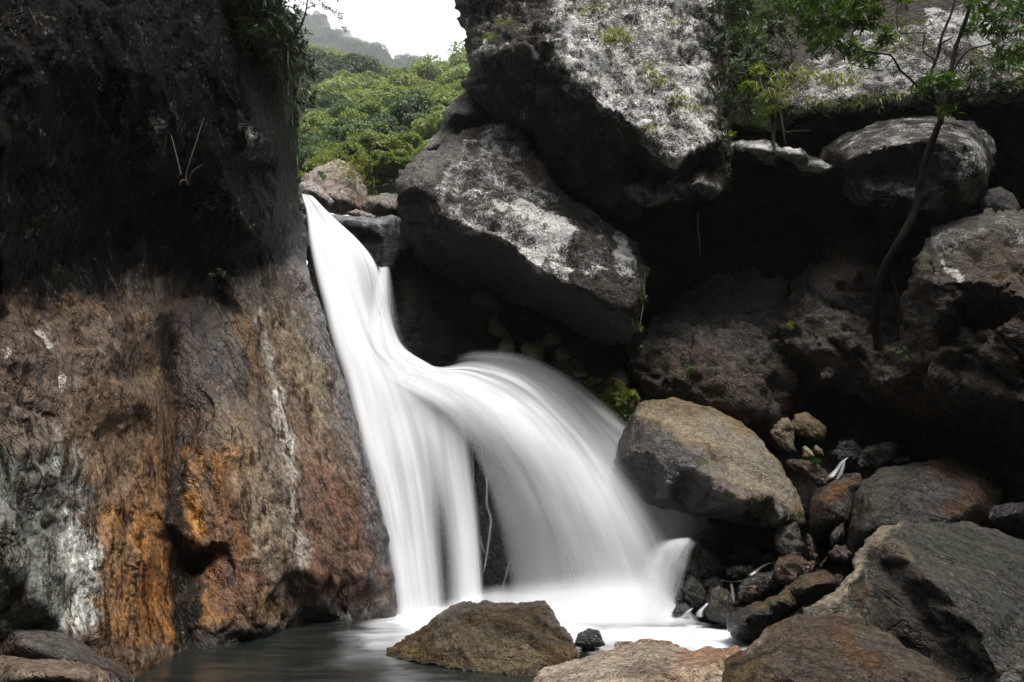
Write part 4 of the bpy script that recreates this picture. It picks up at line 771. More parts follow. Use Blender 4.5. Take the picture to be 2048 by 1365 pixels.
rt = tag(empty('waterfall', (0, 0, 0)), 'silky white waterfall pouring down between the cliff and the boulders into the pool', 'waterfall')
YS = [14.2, 13.9, 13.4, 12.95, 12.5, 12.1, 11.75, 11.4, 11.05, 10.85, 10.7, 10.55, 10.45]
def gl(xy, off=0.0): return [(x, y, Y + off) for (x, y), Y in zip(xy, YS)]
A0 = [(602, 386), (612, 425), (617, 480), (628, 540), (645, 610), (662, 680), (688, 760), (708, 840), (730, 930), (752, 1010), (770, 1090), (783, 1170), (792, 1248)]
A1 = [(608, 387), (625, 425), (640, 480), (655, 540), (678, 610), (700, 680), (728, 755), (750, 835), (772, 920), (790, 1005), (804, 1085), (815, 1165), (824, 1250)]
A2 = [(613, 388), (637, 424), (664, 480), (686, 540), (706, 612), (732, 685), (770, 748), (796, 815), (818, 890), (836, 975), (848, 1065), (858, 1160), (866, 1250)]
A3 = [(617, 389), (646, 424), (688, 480), (714, 538), (733, 610), (760, 680), (815, 738), (840, 795), (858, 865), (872, 950), (884, 1045), (892, 1150), (897, 1250)]
A4 = [(621, 390), (656, 427), (710, 482), (738, 535), (755, 610), (785, 685), (850, 736), (890, 785), (902, 850), (914, 935), (926, 1035), (936, 1145), (943, 1250)]
A5 = [(625, 392), (664, 432), (722, 486), (756, 534), (778, 610), (806, 690), (875, 738), (925, 785), (938, 845), (948, 930), (960, 1030), (968, 1140), (974, 1250)]
DA = [[.9, .95, .9, .9, .9, .9, .8, .85, .9, .95, .95, .95, .9],
      [.95, 1, 1, 1, 1, 1, .95, .9, .95, .95, .95, .95, .9],
      [.95, 1, 1, .97, .95, 1, .9, .8, .85, .85, .72, .66, .7],
      [.95, 1, .95, .7, .6, 1, 1, .9, .75, .45, .12, .05, .15],
      [.95, 1, .95, .7, .45, .9, 1, 1, .85, .82, .8, .78, .8],
      [.9, .9, .9, .9, .6, 1, 1, 1, .6, .25, .15, .12, .15]]
G = [gl(a) for a in (A0, A1, A2, A3, A4, A5)]
sheet('main_stream', G, DA, nu=220, nt=230, seed=1, streak=.12, fu=20, lfade=.13, rfade=.10, parent=rt)
sheet('main_stream', G, DA, nu=200, nt=200, seed=2, streak=.2, fu=11, lfade=.12, rfade=.12, dY=-.16, parent=rt, cut=.75, wob=.05)
# small lobe thrown up against the wall, right of the chute
L0 = [(752, 531), (756, 538), (746, 575), (736, 620), (735, 660), (748, 700), (775, 725)]
L1 = [(762, 535), (765, 541), (757, 580), (753, 625), (756, 668), (770, 708), (800, 735)]
L2 = [(770, 534), (773, 541), (772, 580), (772, 625), (778, 670), (793, 708), (825, 738)]
L3 = [(779, 533), (783, 542), (789, 580), (797, 625), (806, 665), (822, 700), (850, 732)]
YL = [13.0, 12.9, 12.6, 12.35, 12.1, 11.9, 11.7]
sheet('side_lobe', [[(x, y, Y - .1) for (x, y), Y in zip(l, YL)] for l in (L0, L1, L2, L3)],
      [[.1, .5, .3, .25, .3, .5, .4], [.6, .95, .75, .7, .7, .8, .7], [.8, .95, .9, .85, .85, .8, .6], [.3, .35, .3, .22, .2, .3, .3]], nu=90, nt=120, seed=3, streak=.2, fu=8, lfade=.2, rfade=.45, tfade=.03, bfade=.3, parent=rt)
# the broad fan thrown over the hump
YB = [11.75, 11.5, 11.2, 10.95, 10.75, 10.6, 10.45, 10.35, 10.25]
B_ = [[(745, 745), (800, 775), (850, 805), (900, 845), (938, 900), (968, 970), (992, 1055), (1010, 1145), (1022, 1250)],
      [(765, 728), (830, 758), (888, 785), (940, 828), (985, 890), (1025, 965), (1058, 1050), (1080, 1145), (1096, 1250)],
      [(780, 715), (850, 745), (920, 770), (985, 812), (1042, 875), (1092, 955), (1132, 1045), (1162, 1145), (1184, 1250)],
      [(792, 706), (866, 738), (945, 752), (1022, 790), (1092, 852), (1150, 935), (1200, 1030), (1238, 1135), (1262, 1250)],
      [(800, 702), (872, 735), (950, 736), (1036, 764), (1115, 825), (1186, 908), (1250, 1008), (1298, 1120), (1328, 1250)],
      [(804, 700), (874, 733), (945, 720), (1030, 734), (1108, 780), (1185, 850), (1268, 945), (1340, 1055), (1385, 1170)]]
B_[5] = B_[5]
DB = [[.5, .7, .6, .32, .16, .13, .12, .12, .2],
      [.6, .8, .88, .62, .32, .22, .18, .18, .3],
      [.8, .95, 1, .97, .75, .52, .38, .32, .42],
      [.9, 1, 1, 1, .97, .86, .74, .68, .72],
      [.9, 1, 1, 1, .97, .92, .88, .86, .85],
      [.9, .95, .95, .92, .88, .84, .82, .8, .75]]
GB = [[(x, y, Y - .12) for (x, y), Y in zip(g, YB)] for g in B_]
sheet('fan', GB, DB, nu=260, nt=200, seed=4, streak=.1, fu=14, lfade=.1, rfade=.22, tfade=.25, parent=rt, wob=.04)
sheet('fan', GB, DB, nu=200, nt=160, seed=5, streak=.18, fu=7, lfade=.2, rfade=.24, tfade=.3, dY=-.25, cut=.8, parent=rt, wob=.07)
# soft outer spray along the right edge of the fan
sheet('spray', [[(x, y, Y - .1) for (x, y), Y in zip(g, YB)] for g in
      ([(900, 742), (950, 736), (1036, 764), (1115, 825), (1186, 908), (1250, 1008), (1298, 1120), (1318, 1200), (1328, 1250)],
       [(905, 722), (950, 712), (1040, 724), (1125, 770), (1205, 838), (1290, 930), (1362, 1035), (1400, 1100), (1425, 1180)],
       [(905, 712), (955, 698), (1050, 706), (1140, 750), (1225, 815), (1315, 900), (1400, 1000), (1450, 1080), (1490, 1150)])],
      [[.8] * 9, [.34, .36, .42, .48, .52, .56, .56, .5, .4], [0] * 9], nu=90, nt=120, seed=6, streak=.2, fu=8, lfade=.3, rfade=.2, tfade=.2, bfade=.3, parent=rt)
# thin runs on the wall behind, and over the slanting slab by the cliff
def ribbon(name, pts, w, d=.7, seed=0, parent=None, n=60, fade=.12, fu=3):
    P = np.array(pts, float); k = len(P)
    w = np.interp(np.linspace(0, 1, k), np.linspace(0, 1, len(w)) if isinstance(w, (list, tuple)) else [0, 1], w if isinstance(w, (list, tuple)) else [w, w])
    L = [(x - ww / 2, y, Y) for (x, y, Y), ww in zip(P, w)]; Mm = [tuple(p) for p in P]; R_ = [(x + ww / 2, y, Y) for (x, y, Y), ww in zip(P, w)]
    return sheet(name, [L, Mm, R_], [[0] * k, [d] * k, [0] * k], nu=16, nt=n, seed=seed, streak=.5, fu=fu, lfade=.35, rfade=.35, tfade=fade, bfade=fade, parent=parent, wob=.01)
for i, (pts, w, d) in enumerate([
    ([(936, 868, 10.95), (944, 900, 10.95), (947, 950, 10.95), (944, 1010, 10.95), (948, 1060, 10.95)], 5, .25),
    ([(972, 942, 10.9), (974, 975, 10.9), (974, 1010, 10.9), (982, 1040, 10.9), (978, 1080, 10.9), (972, 1120, 10.9), (966, 1150, 10.9)], [5, 9, 8, 4], .42),
    ([(960, 880, 10.9), (966, 920, 10.9), (972, 945, 10.9)], 4, .22),
    ([(962, 1070, 10.9), (964, 1090, 10.9), (970, 1110, 10.9)], 5, .25), ([(1022, 1120, 10.85), (1012, 1150, 10.85), (1004, 1180, 10.85)], 7, .2)]):
    ribbon('rivulet', pts, w, d, seed=20 + i, parent=rt)
# base veil: where the falls meet the pool
sheet('base_veil', [[(785, 1190, 9.9), (780, 1225, 9.8), (770, 1250, 9.65), (750, 1270, 9.4)], [(870, 1200, 9.9), (868, 1225, 9.8), (862, 1246, 9.65), (850, 1264, 9.4)], [(960, 1170, 9.9), (962, 1195, 9.8), (966, 1220, 9.65), (970, 1260, 9.4)],
      [(1080, 1150, 9.85), (1082, 1190, 9.75), (1090, 1225, 9.6), (1100, 1262, 9.35)], [(1200, 1130, 9.85), (1205, 1180, 9.7), (1210, 1225, 9.5), (1215, 1265, 9.25)], [(1300, 1130, 9.8), (1310, 1180, 9.7), (1330, 1225, 9.5), (1340, 1262, 9.25)], [(1340, 1160, 9.8), (1365, 1200, 9.7), (1395, 1235, 9.5), (1420, 1262, 9.3)]],
      [[0, .2, .4, .0], [0, .35, .7, .0], [0, .35, .6, .0], [0, .45, .75, .0], [0, .55, .85, .1], [0, .5, .85, .1], [0, .2, .5, 0]], nu=120, nt=40, seed=8, streak=.12, fu=6, lfade=.1, rfade=.12, tfade=.3, bfade=.25, parent=rt)
# water veiling the mossy rock at the right foot of the falls
for j_, (dx_, dn_) in enumerate(((-12, .62), (-26, .3))):
    sheet('rock_veil', [[(1362 + dx_, 1078, 9.62), (1332 + dx_, 1090, 9.5), (1306 + dx_, 1122, 9.4), (1288 + dx_, 1175, 9.3), (1272 + dx_, 1240, 9.2)], [(1376 + dx_, 1076, 9.62), (1350 + dx_, 1088, 9.5), (1332 + dx_, 1120, 9.4), (1320 + dx_, 1172, 9.3), (1312 + dx_, 1240, 9.2)],
      [(1392 + dx_, 1074, 9.62), (1372 + dx_, 1090, 9.45), (1356 + dx_, 1124, 9.35), (1346 + dx_, 1172, 9.28), (1340 + dx_, 1232, 9.2)], [(1400 + dx_, 1080, 9.62), (1386 + dx_, 1098, 9.42), (1376 + dx_, 1130, 9.32), (1366 + dx_, 1175, 9.26), (1360 + dx_, 1215, 9.2)], [(1414 + dx_, 1088, 9.62), (1402 + dx_, 1102, 9.45), (1392 + dx_, 1132, 9.32), (1380 + dx_, 1172, 9.26), (1374 + dx_, 1200, 9.2)]],
      [[0, 0, 0, 0, 0], [.4, .55, .5, .45, .5], [.75, .65, .4, .34, .4], [.35, .32, .34, .16, .06], [0, 0, 0, 0, 0]], nu=80, nt=80, seed=9 + j_, streak=.3, fu=6, lfade=.2, rfade=.2, tfade=.12, bfade=.2, parent=rt, cut=dn_, wob=.015)

def stream(name, label, pieces, cat='stream', grp=None):
    e = empty(name, tuple(at(*pieces[0][0][0]))); tag(e, label, cat, grp)
    for j, (pts, w, d) in enumerate(pieces):
        o = ribbon('water_thread', pts, w, d, seed=40 + j, parent=None); o.parent = e; o.matrix_parent_inverse = e.matrix_world.inverted(); o.location = -Vector(e.location); 
        o.matrix_parent_inverse.identity()
stream('small_cascade', 'small white cascade between brown stones right of the tan boulder', [([(1698, 914, 9.75), (1684, 924, 9.7), (1676, 936, 9.66), (1668, 946, 9.62), (1660, 956, 9.55)], [4, 10, 12, 16, 20], .55), ([(1690, 918, 9.72), (1686, 934, 9.66), (1680, 950, 9.6), (1676, 966, 9.5)], [5, 10, 14, 18], .4)], 'cascade')
stream('thin_stream', 'thin white stream curving past the oval wet stone to the lower pool', [([(1550, 1126, 9.4), (1536, 1128, 9.4), (1520, 1136, 9.4), (1508, 1146, 9.4), (1500, 1150, 9.35)], [5, 10, 14, 16], .55), ([(1512, 1140, 9.35), (1498, 1156, 9.3), (1470, 1164, 9.3), (1438, 1160, 9.3)], [8, 11, 10, 6], .38), ([(1462, 1166, 9.2), (1466, 1190, 9.1), (1468, 1206, 9.05)], [8, 9, 6], .2)])
stream('foam_threads', 'white water threads sliding between the pointed stone and the rusty capped stone', [([(1416, 1206, 9.2), (1408, 1214, 9.15), (1400, 1224, 9.1), (1398, 1236, 9.1)], [8, 12, 16, 22], .5), ([(1386, 1216, 9.25), (1376, 1224, 9.2), (1370, 1236, 9.15)], [6, 16, 26], .4)])

# pool: level sheet with foam where the falls land
xs = np.linspace(-16, 14, 301); ys = np.concatenate([np.linspace(-8, 6, 30), np.linspace(6.1, 12.4, 260)])
gx, gy = np.meshgrid(xs, ys); P = np.stack([gx.ravel(), gy.ravel(), np.zeros(gx.size)], 1)
cyv = P - np.array([0, 0, CAMZ]); fz = cyv[:, 1] * _c + cyv[:, 2] * _s; upv = -cyv[:, 1] * _s + cyv[:, 2] * _c
fz = np.maximum(fz, .3); sx = 1024 + FPX * cyv[:, 0] / fz; sy = 682.5 - FPX * upv / fz
wq = np.stack([gx.ravel() * .9, gy.ravel() * 2.2, 0 * gx.ravel()], 1)
n1 = fbm(wq, 4, .55); n2 = fbm(wq * (2.4, 1.2, 1) + 9, 3)
q2 = np.stack([sx + n1 * 26, sy + n2 * 9], 1)
def zone(poly, w): 
    d = seg_dist(q2, np.array(poly, float)); d[inside(q2, poly)] = 0; return 1 - sstep(0, w, d)
foam = np.maximum.reduce([zone([(800, 1215), (1400, 1200), (1470, 1262), (1510, 1292), (1300, 1280), (1180, 1262), (900, 1262), (820, 1250)], 34),
                          .38 * zone([(770, 1228), (860, 1255), (830, 1270), (740, 1280)], 44), .10 * zone([(700, 1285), (860, 1262), (800, 1300), (690, 1310)], 40),
                          .3 * zone([(1180, 1262), (1500, 1295), (1480, 1310), (1200, 1300)], 22)])
foam *= np.clip(1 + .5 * n2 + .2 * n1, 0, 1.15)
foam[sy < 1150] = 0
idx = np.arange(gx.size).reshape(gx.shape)
F = np.stack([idx[:-1, :-1], idx[:-1, 1:], idx[1:, 1:], idx[1:, :-1]], -1).reshape(-1, 4)
P[:, 2] = .012 * n1 + .02 * foam * n2
pl = mesh_obj('pool_water', P, F, M_pool, None, None, True, {'dens': np.clip(foam, 0, 1)})
tag(pl, 'dark green grey pool with white foam under the falls', 'water', None, 'structure')
# bed of the gorge below the water and out to the sides, behind the camera too
M_ground = simple_mat('gorge_ground', (.07, .06, .045), .9, (.03, .03, .02), 1.2, bump=.3)
# ------------------------------------------------------------------ land: one sheet from behind the camera to the far ridges
M_hill = simple_mat('hill_soil', (.035, .055, .018), .95, (.02, .035, .012), .25)
def terrain(name, label, rows, cols_x, mat, amp, fr, sub=4):
    """rows: list of (Y, [ground y-pixel for each column])"""
    Ys = [r[0] for r in rows]; A = np.array([r[1] for r in rows], float)
    nr, nc = len(rows) * sub, len(cols_x) * sub
    T1 = np.linspace(0, len(rows) - 1, nr); T2 = np.linspace(0, len(cols_x) - 1, nc)
    B = cr(A, T1); B = cr(B.T, T2).T
    Yv = np.exp(np.interp(T1, np.arange(len(rows)), np.log(Ys)))[:, None] * np.ones((1, nc))
    X = np.interp(T2, np.arange(len(cols_x)), cols_x)[None, :] * np.ones((nr, 1))
    P = unproj(X.ravel(), B.ravel(), Yv.ravel())
    P[:, 2] += amp * fbm(P * fr, 4) * (Yv.ravel() / Ys[-1])
    idx = np.arange(nr * nc).reshape(nr, nc)
    F = np.stack([idx[:-1, :-1], idx[:-1, 1:], idx[1:, 1:], idx[1:, :-1]], -1).reshape(-1, 4)
    o = mesh_obj(name, P, F, mat); tag(o, label, 'hill', None, 'structure')
    return P.reshape(nr, nc, 3), o
cx_ = [300, 450, 600, 700, 800, 900, 1000, 1200, 1500]
H1, _ = terrain('green_hill', 'steep forested hillside rising behind the head of the falls',
    [(19, [430] * 9), (26, [420, 415, 405, 405, 405, 400, 400, 400, 400]), (40, [370, 365, 350, 345, 340, 335, 330, 330, 330]), (60, [330, 320, 305, 300, 290, 280, 270, 260, 260]),
     (85, [280, 268, 250, 252, 250, 240, 220, 205, 200]), (110, [250, 235, 205, 214, 224, 212, 192, 175, 170]), (122, [262, 248, 215, 224, 234, 222, 202, 185, 180]), (135, [330, 320, 300, 290, 280, 270, 260, 240, 240])], cx_, M_hill, 5, .04)
H2, _ = terrain('misty_hill', 'taller forested mountain shoulder on the left fading into cloud',
    [(240, [330, 330, 320, 310, 300, 300, 300, 300, 300]), (300, [250, 240, 225, 210, 215, 230, 250, 260, 270]), (370, [170, 160, 150, 152, 176, 205, 230, 250, 260]), (430, [90, 75, 82, 122, 170, 205, 235, 255, 270]), (470, [60, 45, 70, 122, 178, 215, 240, 260, 275]), (500, [120, 110, 120, 160, 200, 240, 260, 280, 290])], cx_, M_hill, 14, .009)
H3, _ = terrain('far_ridge', 'faint far ridge almost lost in the cloud', [(700, [330] * 9), (800, [180, 170, 150, 142, 150, 165, 185, 200, 210]), (880, [120, 110, 96, 104, 128, 150, 165, 180, 190]), (960, [200] * 9)], cx_, M_hill, 30, .004)

# the gorge floor and the unseen banks round the camera, raised to cut sky light
def bank(name, label, foot, top, n=40, m=24):
    foot = np.array(foot, float); top = np.array(top, float)
    a = np.linspace(0, len(foot) - 1, n); f = np.stack([np.interp(a, np.arange(len(foot)), foot[:, k]) for k in range(3)], 1); t = np.stack([np.interp(a, np.arange(len(top)), top[:, k]) for k in range(3)], 1)
    s = np.linspace(0, 1, m)[:, None, None]; P = (f * (1 - s) + t * s).reshape(-1, 3)
    P += 1.2 * np.stack([fbm(P * .12, 4), fbm(P * .12 + 7, 4), fbm(P * .12 + 13, 4)], 1) * np.clip((P[:, 2:] + .5) / 3, 0, 1)
    idx = np.arange(m * n).reshape(m, n); F = np.stack([idx[:-1, :-1], idx[:-1, 1:], idx[1:, 1:], idx[1:, :-1]], -1).reshape(-1, 4)
    o = mesh_obj(name, P, F, M_hill); return tag(o, label, 'hillside', None, 'structure')
bank('gorge_shade_bank', 'unseen gorge bank behind the viewpoint, raised to block sky light',
     [(-12, 14, -1), (-12, 2, -1), (-9, -8, -1), (0, -13, -1), (9, -8, -1), (13, 2, -1), (15, 12, -1), (15, 22, -1)],
     [(-15, 16, 30), (-15, 0, 30), (-12, -12, 28), (0, -18, 26), (13, -12, 26), (16, 0, 28), (18, 12, 30), (19, 26, 30)])
gb = mesh_obj('gorge_floor', [(-1500, -300, -1.2), (1500, -300, -1.2), (1500, 2200, -1.2), (-1500, 2200, -1.2)], [(0, 1, 2, 3)], M_ground, smooth=False); tag(gb, 'ground under the gorge and the valley', 'ground', None, 'structure')

# ------------------------------------------------------------------ hillside trees
M_crownA = leaf_mat('broadleaf_dark', (.012, .028, .008), (.045, .085, .02), .3)
M_crownB = leaf_mat('broadleaf_light', (.07, .11, .022), (.19, .23, .06), .35)
M_crownC = leaf_mat('broadleaf_mid', (.035, .07, .018), (.09, .135, .03), .3)
M_bark = simple_mat('bark', (.13, .11, .09), .9, (.05, .04, .03), 20, (1, 1, .25), .02)
def leaves_mesh(C, Nrm, L, W, rng, bend=.25):
    """diamond leaves: centre C, facing Nrm, length L, width W"""
    n = len(C); d = rng.normal(size=(n, 3)); d -= (d * Nrm).sum(1)[:, None] * Nrm; d /= np.linalg.norm(d, axis=1)[:, None]
    s = np.cross(Nrm, d); L = np.broadcast_to(L, n)[:, None]; W = np.broadcast_to(W, n)[:, None]
    a = C - d * L * .5; b = C + s * W * .5 + Nrm * L * .05; c = C + d * L * .5 - Nrm * L * bend; e = C - s * W * .5 + Nrm * L * .05
    V = np.stack([a, b, c, e], 1).reshape(-1, 3); i = np.arange(n)[:, None] * 4
    return V, i + np.array([[0, 1, 2, 3]])
def crown_mesh(seed, R=2.6, H=2.4, lumps=16, per=150, leaf=.32, open_=.0):
    rng = np.random.default_rng(seed); cs = []; Ns = []; lv = []
    for k in range(lumps):
        v = rng.normal(size=3); v /= np.linalg.norm(v); v[2] = abs(v[2]) * 1.1 - .25
        c = v * np.array([R, R, H]) * rng.uniform(.45, .9); r = rng.uniform(.45, .95) * R * .48
        p = rng.normal(size=(per, 3)); p /= np.linalg.norm(p, axis=1)[:, None]
        p[:, 2] = np.where(p[:, 2] < -.35, -p[:, 2], p[:, 2])
        rr = r * rng.uniform(.7, 1.08, (per, 1)); q = c + p * rr * np.array([1, 1, .72])
        nn = p + rng.normal(size=(per, 3)) * .55 + (0, 0, .35); nn /= np.linalg.norm(nn, axis=1)[:, None]
        cs.append(q); Ns.append(nn); lv.append(np.clip(rng.uniform(.2, .8) + rng.normal(size=per) * .16, 0, 1))
    C_ = np.concatenate(cs); N_ = np.concatenate(Ns); l_ = np.repeat(np.concatenate(lv), 4)
    V, F = leaves_mesh(C_, N_, leaf * rng.uniform(.7, 1.3, len(C_)), leaf * .7, rng)
    return V, F, l_
def tube(pts, rad, k=8, seed=0, rough=0.0):
    P = np.array(pts, float); n = len(P); rad = np.array(rad, float)
    T = np.gradient(P, axis=0); T /= np.linalg.norm(T, axis=1)[:, None]
    ref = np.array([.3, 1, .1]); a = np.cross(T, ref); a /= np.linalg.norm(a, axis=1)[:, None]; b = np.cross(T, a)
    th = np.linspace(0, 2 * np.pi, k, endpoint=False)
    r = rad[:, None] * (1 + rough * perlin(np.stack([np.repeat(np.arange(n) * .5, k), np.tile(th, n), np.full(n * k, seed * 1.7)], 1)).reshape(n, k))
    V = P[:, None, :] + r[..., None] * (np.cos(th)[None, :, None] * a[:, None, :] + np.sin(th)[None, :, None] * b[:, None, :])
    idx = np.arange(n * k).reshape(n, k); j = np.roll(idx, -1, 1)
    F = np.stack([idx[:-1], j[:-1], j[1:], idx[1:]], -1).reshape(-1, 4)
    return V.reshape(-1, 3), F
def join(parts):
    Vs, Fs, o = [], [], 0
    for V, F in parts: Vs.append(V); Fs.append(np.asarray(F) + o); o += len(V)
    return np.concatenate(Vs), np.concatenate(Fs)
protos = []
for i in range(7):
    V, F, l_ = crown_mesh(100 + i, R=2.6 + .2 * (i % 3), H=2.2 + .3 * (i % 2), lumps=26, per=260, leaf=.26)
    protos.append((V, F, l_))
kinds = [('dark green dense tree on the hillside behind the falls', M_crownA, 'dark dense trees on the hillside'), ('yellow green leafy tree on the hillside behind the falls', M_crownB, 'yellow green trees on the hillside'), ('mid green tree on the hillside behind the falls', M_crownC, 'mid green trees on the hillside'),
         ('misty dark tree high on the far mountain shoulder', M_crownA, 'misty trees on the mountain shoulder')]
TP = {}
def hill_tree(p, s, kind, pi, rz, squash=1.0):
    lab, m, grp = kinds[kind]; key = (kind, pi)
    root = empty('hillside_tree', p); root.rotation_euler.z = rz; root.scale = (s, s, s * squash); tag(root, lab, 'tree', grp)
    if key not in TP:
        V, F, l_ = protos[pi]; c = mesh_obj('crown', V + (0, 0, 3.0), F, m, root, None, False, {'lv': l_})
        tv, tf = join([tube([(0, 0, -1.5), (.05, 0, 1), (.1, .05, 3)], [.16, .12, .06], 6), tube([(.05, 0, 1), (.7, .2, 2.2), (1.1, .3, 3.2)], [.08, .06, .02], 5), tube([(.05, 0, 1.3), (-.6, -.2, 2.4), (-1.1, -.1, 3.4)], [.08, .05, .02], 5)])
        t = mesh_obj('trunk', tv, tf, M_bark, root); TP[key] = (c, t)
    else:
        for o in TP[key]:
            q = o.copy(); COL.objects.link(q); q.parent = root
rg = np.random.default_rng(5)
def pick(Hh, r, c):
    r = np.clip(r, 0, Hh.shape[0] - 1.001); c = np.clip(c, 0, Hh.shape[1] - 1.001); i, j = int(r), int(c); a, b = r - i, c - j
    return (Hh[i, j] * (1 - a) + Hh[i + 1, j] * a) * (1 - b) + (Hh[i, j + 1] * (1 - a) + Hh[i + 1, j + 1] * a) * b
def scr(p):
    v = np.asarray(p) - (0, 0, CAMZ); f = v[1] * _c + v[2] * _s; return 1024 + FPX * v[0] / f, 682.5 - FPX * (-v[1] * _s + v[2] * _c) / f
def plant_hill(Hh, x0, x1, n, kf, s0, s1, mind, rlo=0.0, rhi=1.0, far=False):
    got = []; tries = 0; R_, C_ = Hh.shape[:2]
    while len(got) < n and tries < n * 40:
        tries += 1
        p = pick(Hh, rg.uniform(rlo, rhi) * (R_ - 1), rg.uniform(0, C_ - 1)); x, y = scr(p)
        if not (x0 < x < x1): continue
        md = mind * (max(.4, p[1] / 70) if not far else 1)
        if any((p[0] - g[0]) ** 2 + (p[1] - g[1]) ** 2 < md * md for g in got): continue
        got.append(p); s = rg.uniform(s0, s1) * (1 if far else min(1.25, max(.3, p[1] / 75)))
        hill_tree(tuple(p), s, kf(x, y, p), int(rg.integers(7)), rg.uniform(0, 6.28), rg.uniform(.85, 1.25))
    return got
def kf1(x, y, p):
    n = perlin(np.array([[p[0] * .09, p[1] * .06, 3.3]]))[0] + rg.normal() * .18 + (.1 if y > 300 else -.18 if y < 190 else .0)
    return 1 if n > .12 else (0 if n < -.12 else 2)
plant_hill(H1, 560, 1000, 300, kf1, .85, 1.5, 3.1, .1, .86)
plant_hill(H2, 560, 860, 130, lambda x, y, p: 3, 2.4, 3.8, 11, .25, .9, far=True)
plant_hill(H3, 640, 860, 30, lambda x, y, p: 3, 5, 7, 24, .3, .8, far=True)
# ------------------------------------------------------------------ near plants
M_leafN = leaf_mat('shrub_leaf', (.015, .045, .008), (.09, .165, .022), .3, .4)
M_leafD = leaf_mat('shaded_leaf', (.010, .022, .006), (.035, .06, .014), .25, .5)
M_leafY = leaf_mat('yellow_green_leaf', (.07, .12, .015), (.24, .27, .04), .35, .5)
M_grass = leaf_mat('grass_blade', (.06, .10, .025), (.30, .27, .12), .3, .6)
M_bark2 = simple_mat('leaning_bark', (.03, .025, .02), .85, (.009, .008, .007), 14, (1, 1, .3), .02, .1)
M_twig = simple_mat('pale_twig', (.13, .115, .10), .8, (.15, .13, .11), 20)

def whorl(rng, c, ax, n, L, W):
    """a rosette of long leaves round a twig tip"""
    ax = np.asarray(ax, float); ax = ax / np.linalg.norm(ax); Vs = []; Fs = []
    a = np.cross(ax, (.3, .2, 1)); a /= np.linalg.norm(a); b = np.cross(ax, a)
    for k in range(n):
        th = 2 * math.pi * k / n + rng.uniform(-.4, .4); el = rng.uniform(.05, .8)
        d = (a * math.cos(th) + b * math.sin(th)) * math.cos(el) + ax * math.sin(el); s = np.cross(d, ax); s /= np.linalg.norm(s) + 1e-9
        u = np.cross(s, d); l = L * rng.uniform(.7, 1.2); w = W * rng.uniform(.8, 1.2); dr = np.array([0, 0, -1]) * l * rng.uniform(.05, .3)
        V = [c, c + d * l * .45 + s * w * .5 + u * w * .15 + dr * .2, c + d * l + dr, c + d * l * .45 - s * w * .5 + u * w * .15 + dr * .2]
        Vs += V; Fs.append([len(Vs) - 4, len(Vs) - 3, len(Vs) - 2, len(Vs) - 1])
    return Vs, Fs
def cluster(rng, centre, r, n, L, W, upb=.6, leaves=7, twigs=True):
    """leafy mass made of whorls on short twigs; returns leaf mesh and twig tubes"""
    V, F, tw, lv = [], [], [], []
    c0 = np.asarray(centre, float); r = np.asarray(r, float)
    for k in range(n):
        v = rng.normal(size=3); v /= np.linalg.norm(v); p = c0 + v * r * rng.uniform(.3, 1.0) ** .6
        ax = v + (0, 0, upb) + rng.normal(size=3) * .3
        vv, ff = whorl(rng, p, ax, leaves, L, W); o = len(V); V += vv; F += [[i + o for i in f] for f in ff]
        lv += [float(np.clip(rng.uniform(.1, .9) + rng.normal() * .1, 0, 1))] * len(vv)
        if twigs and k % 3 == 0: tw.append(tube([c0, c0 + (p - c0) * .6 + rng.normal(size=3) * .05 * np.linalg.norm(r), p], [.008, .006, .003], 4))
    return (np.array(V), np.array(F), np.array(lv)), tw
def shrub(name, label, specs, mat, L, W, seed, group=None, cat='shrub', leaves=7, upb=.6):
    rng = np.random.default_rng(seed); Vs, Fs, lv, tws, o = [], [], [], [], 0
    for (x, y, Y, rx, ry, rz, n) in specs:
        (V, F, l), tw = cluster(rng, at(x, y, Y), (rx, ry, rz), n, L, W, upb, leaves)
        Vs.append(V); Fs.append(F + o); lv.append(l); o += len(V); tws += tw
    V = np.concatenate(Vs); org = np.array([V[:, 0].mean(), V[:, 1].mean(), V[:, 2].min()])
    root = empty(name, tuple(org)); tag(root, label, cat, group)
    mesh_obj('foliage', V - org, np.concatenate(Fs), mat, root, None, False, {'lv': np.concatenate(lv)})
    if len(specs) > 1: tws.append(tube([np.array(at(*q[:3])) for q in specs], [.007] * len(specs), 4))
    if tws: TV, TF = join(tws); mesh_obj('stems', TV - org, TF, M_bark, root)
    return root
def tuft(name, label, spots, n, L, seed, mat=None, spread=.08, droop=1.0, width=.012, group=None, cat='grass tuft'):
    rng = np.random.default_rng(seed); V, F, lv = [], [], []
    for (x, y, Y) in spots:
        c = np.array(at(x, y, Y))
        for k in range(n):
            b = c + rng.normal(size=3) * spread * (1, .5, .5); th = rng.uniform(0, 6.28); l = L * rng.uniform(.5, 1.25)
            out = np.array([math.cos(th), math.sin(th) * .7 - .35, 0]); up = np.array([0, 0, 1.0]); s = np.cross(out, up); s /= np.linalg.norm(s)
            tone = float(np.clip(rng.normal(.4, .3), 0, 1)); o = len(V); K = 5
            for j in range(K):
                t = j / (K - 1); p = b + out * l * .55 * t + up * l * (.75 * t - droop * .75 * t * t); w = width * (1 - t) ** .6
                V += [p - s * w, p + s * w]; lv += [tone, tone]
            for j in range(K - 1): F.append([o + 2 * j, o + 2 * j + 1, o + 2 * j + 3, o + 2 * j + 2])
    V = np.array(V); org = np.array([V[:, 0].mean(), V[:, 1].mean(), V[:, 2].min()])
    ob = mesh_obj(name, V, np.array(F), mat or M_grass, None, org, True, {'lv': np.array(lv)})
    return tag(ob, label, cat, group)

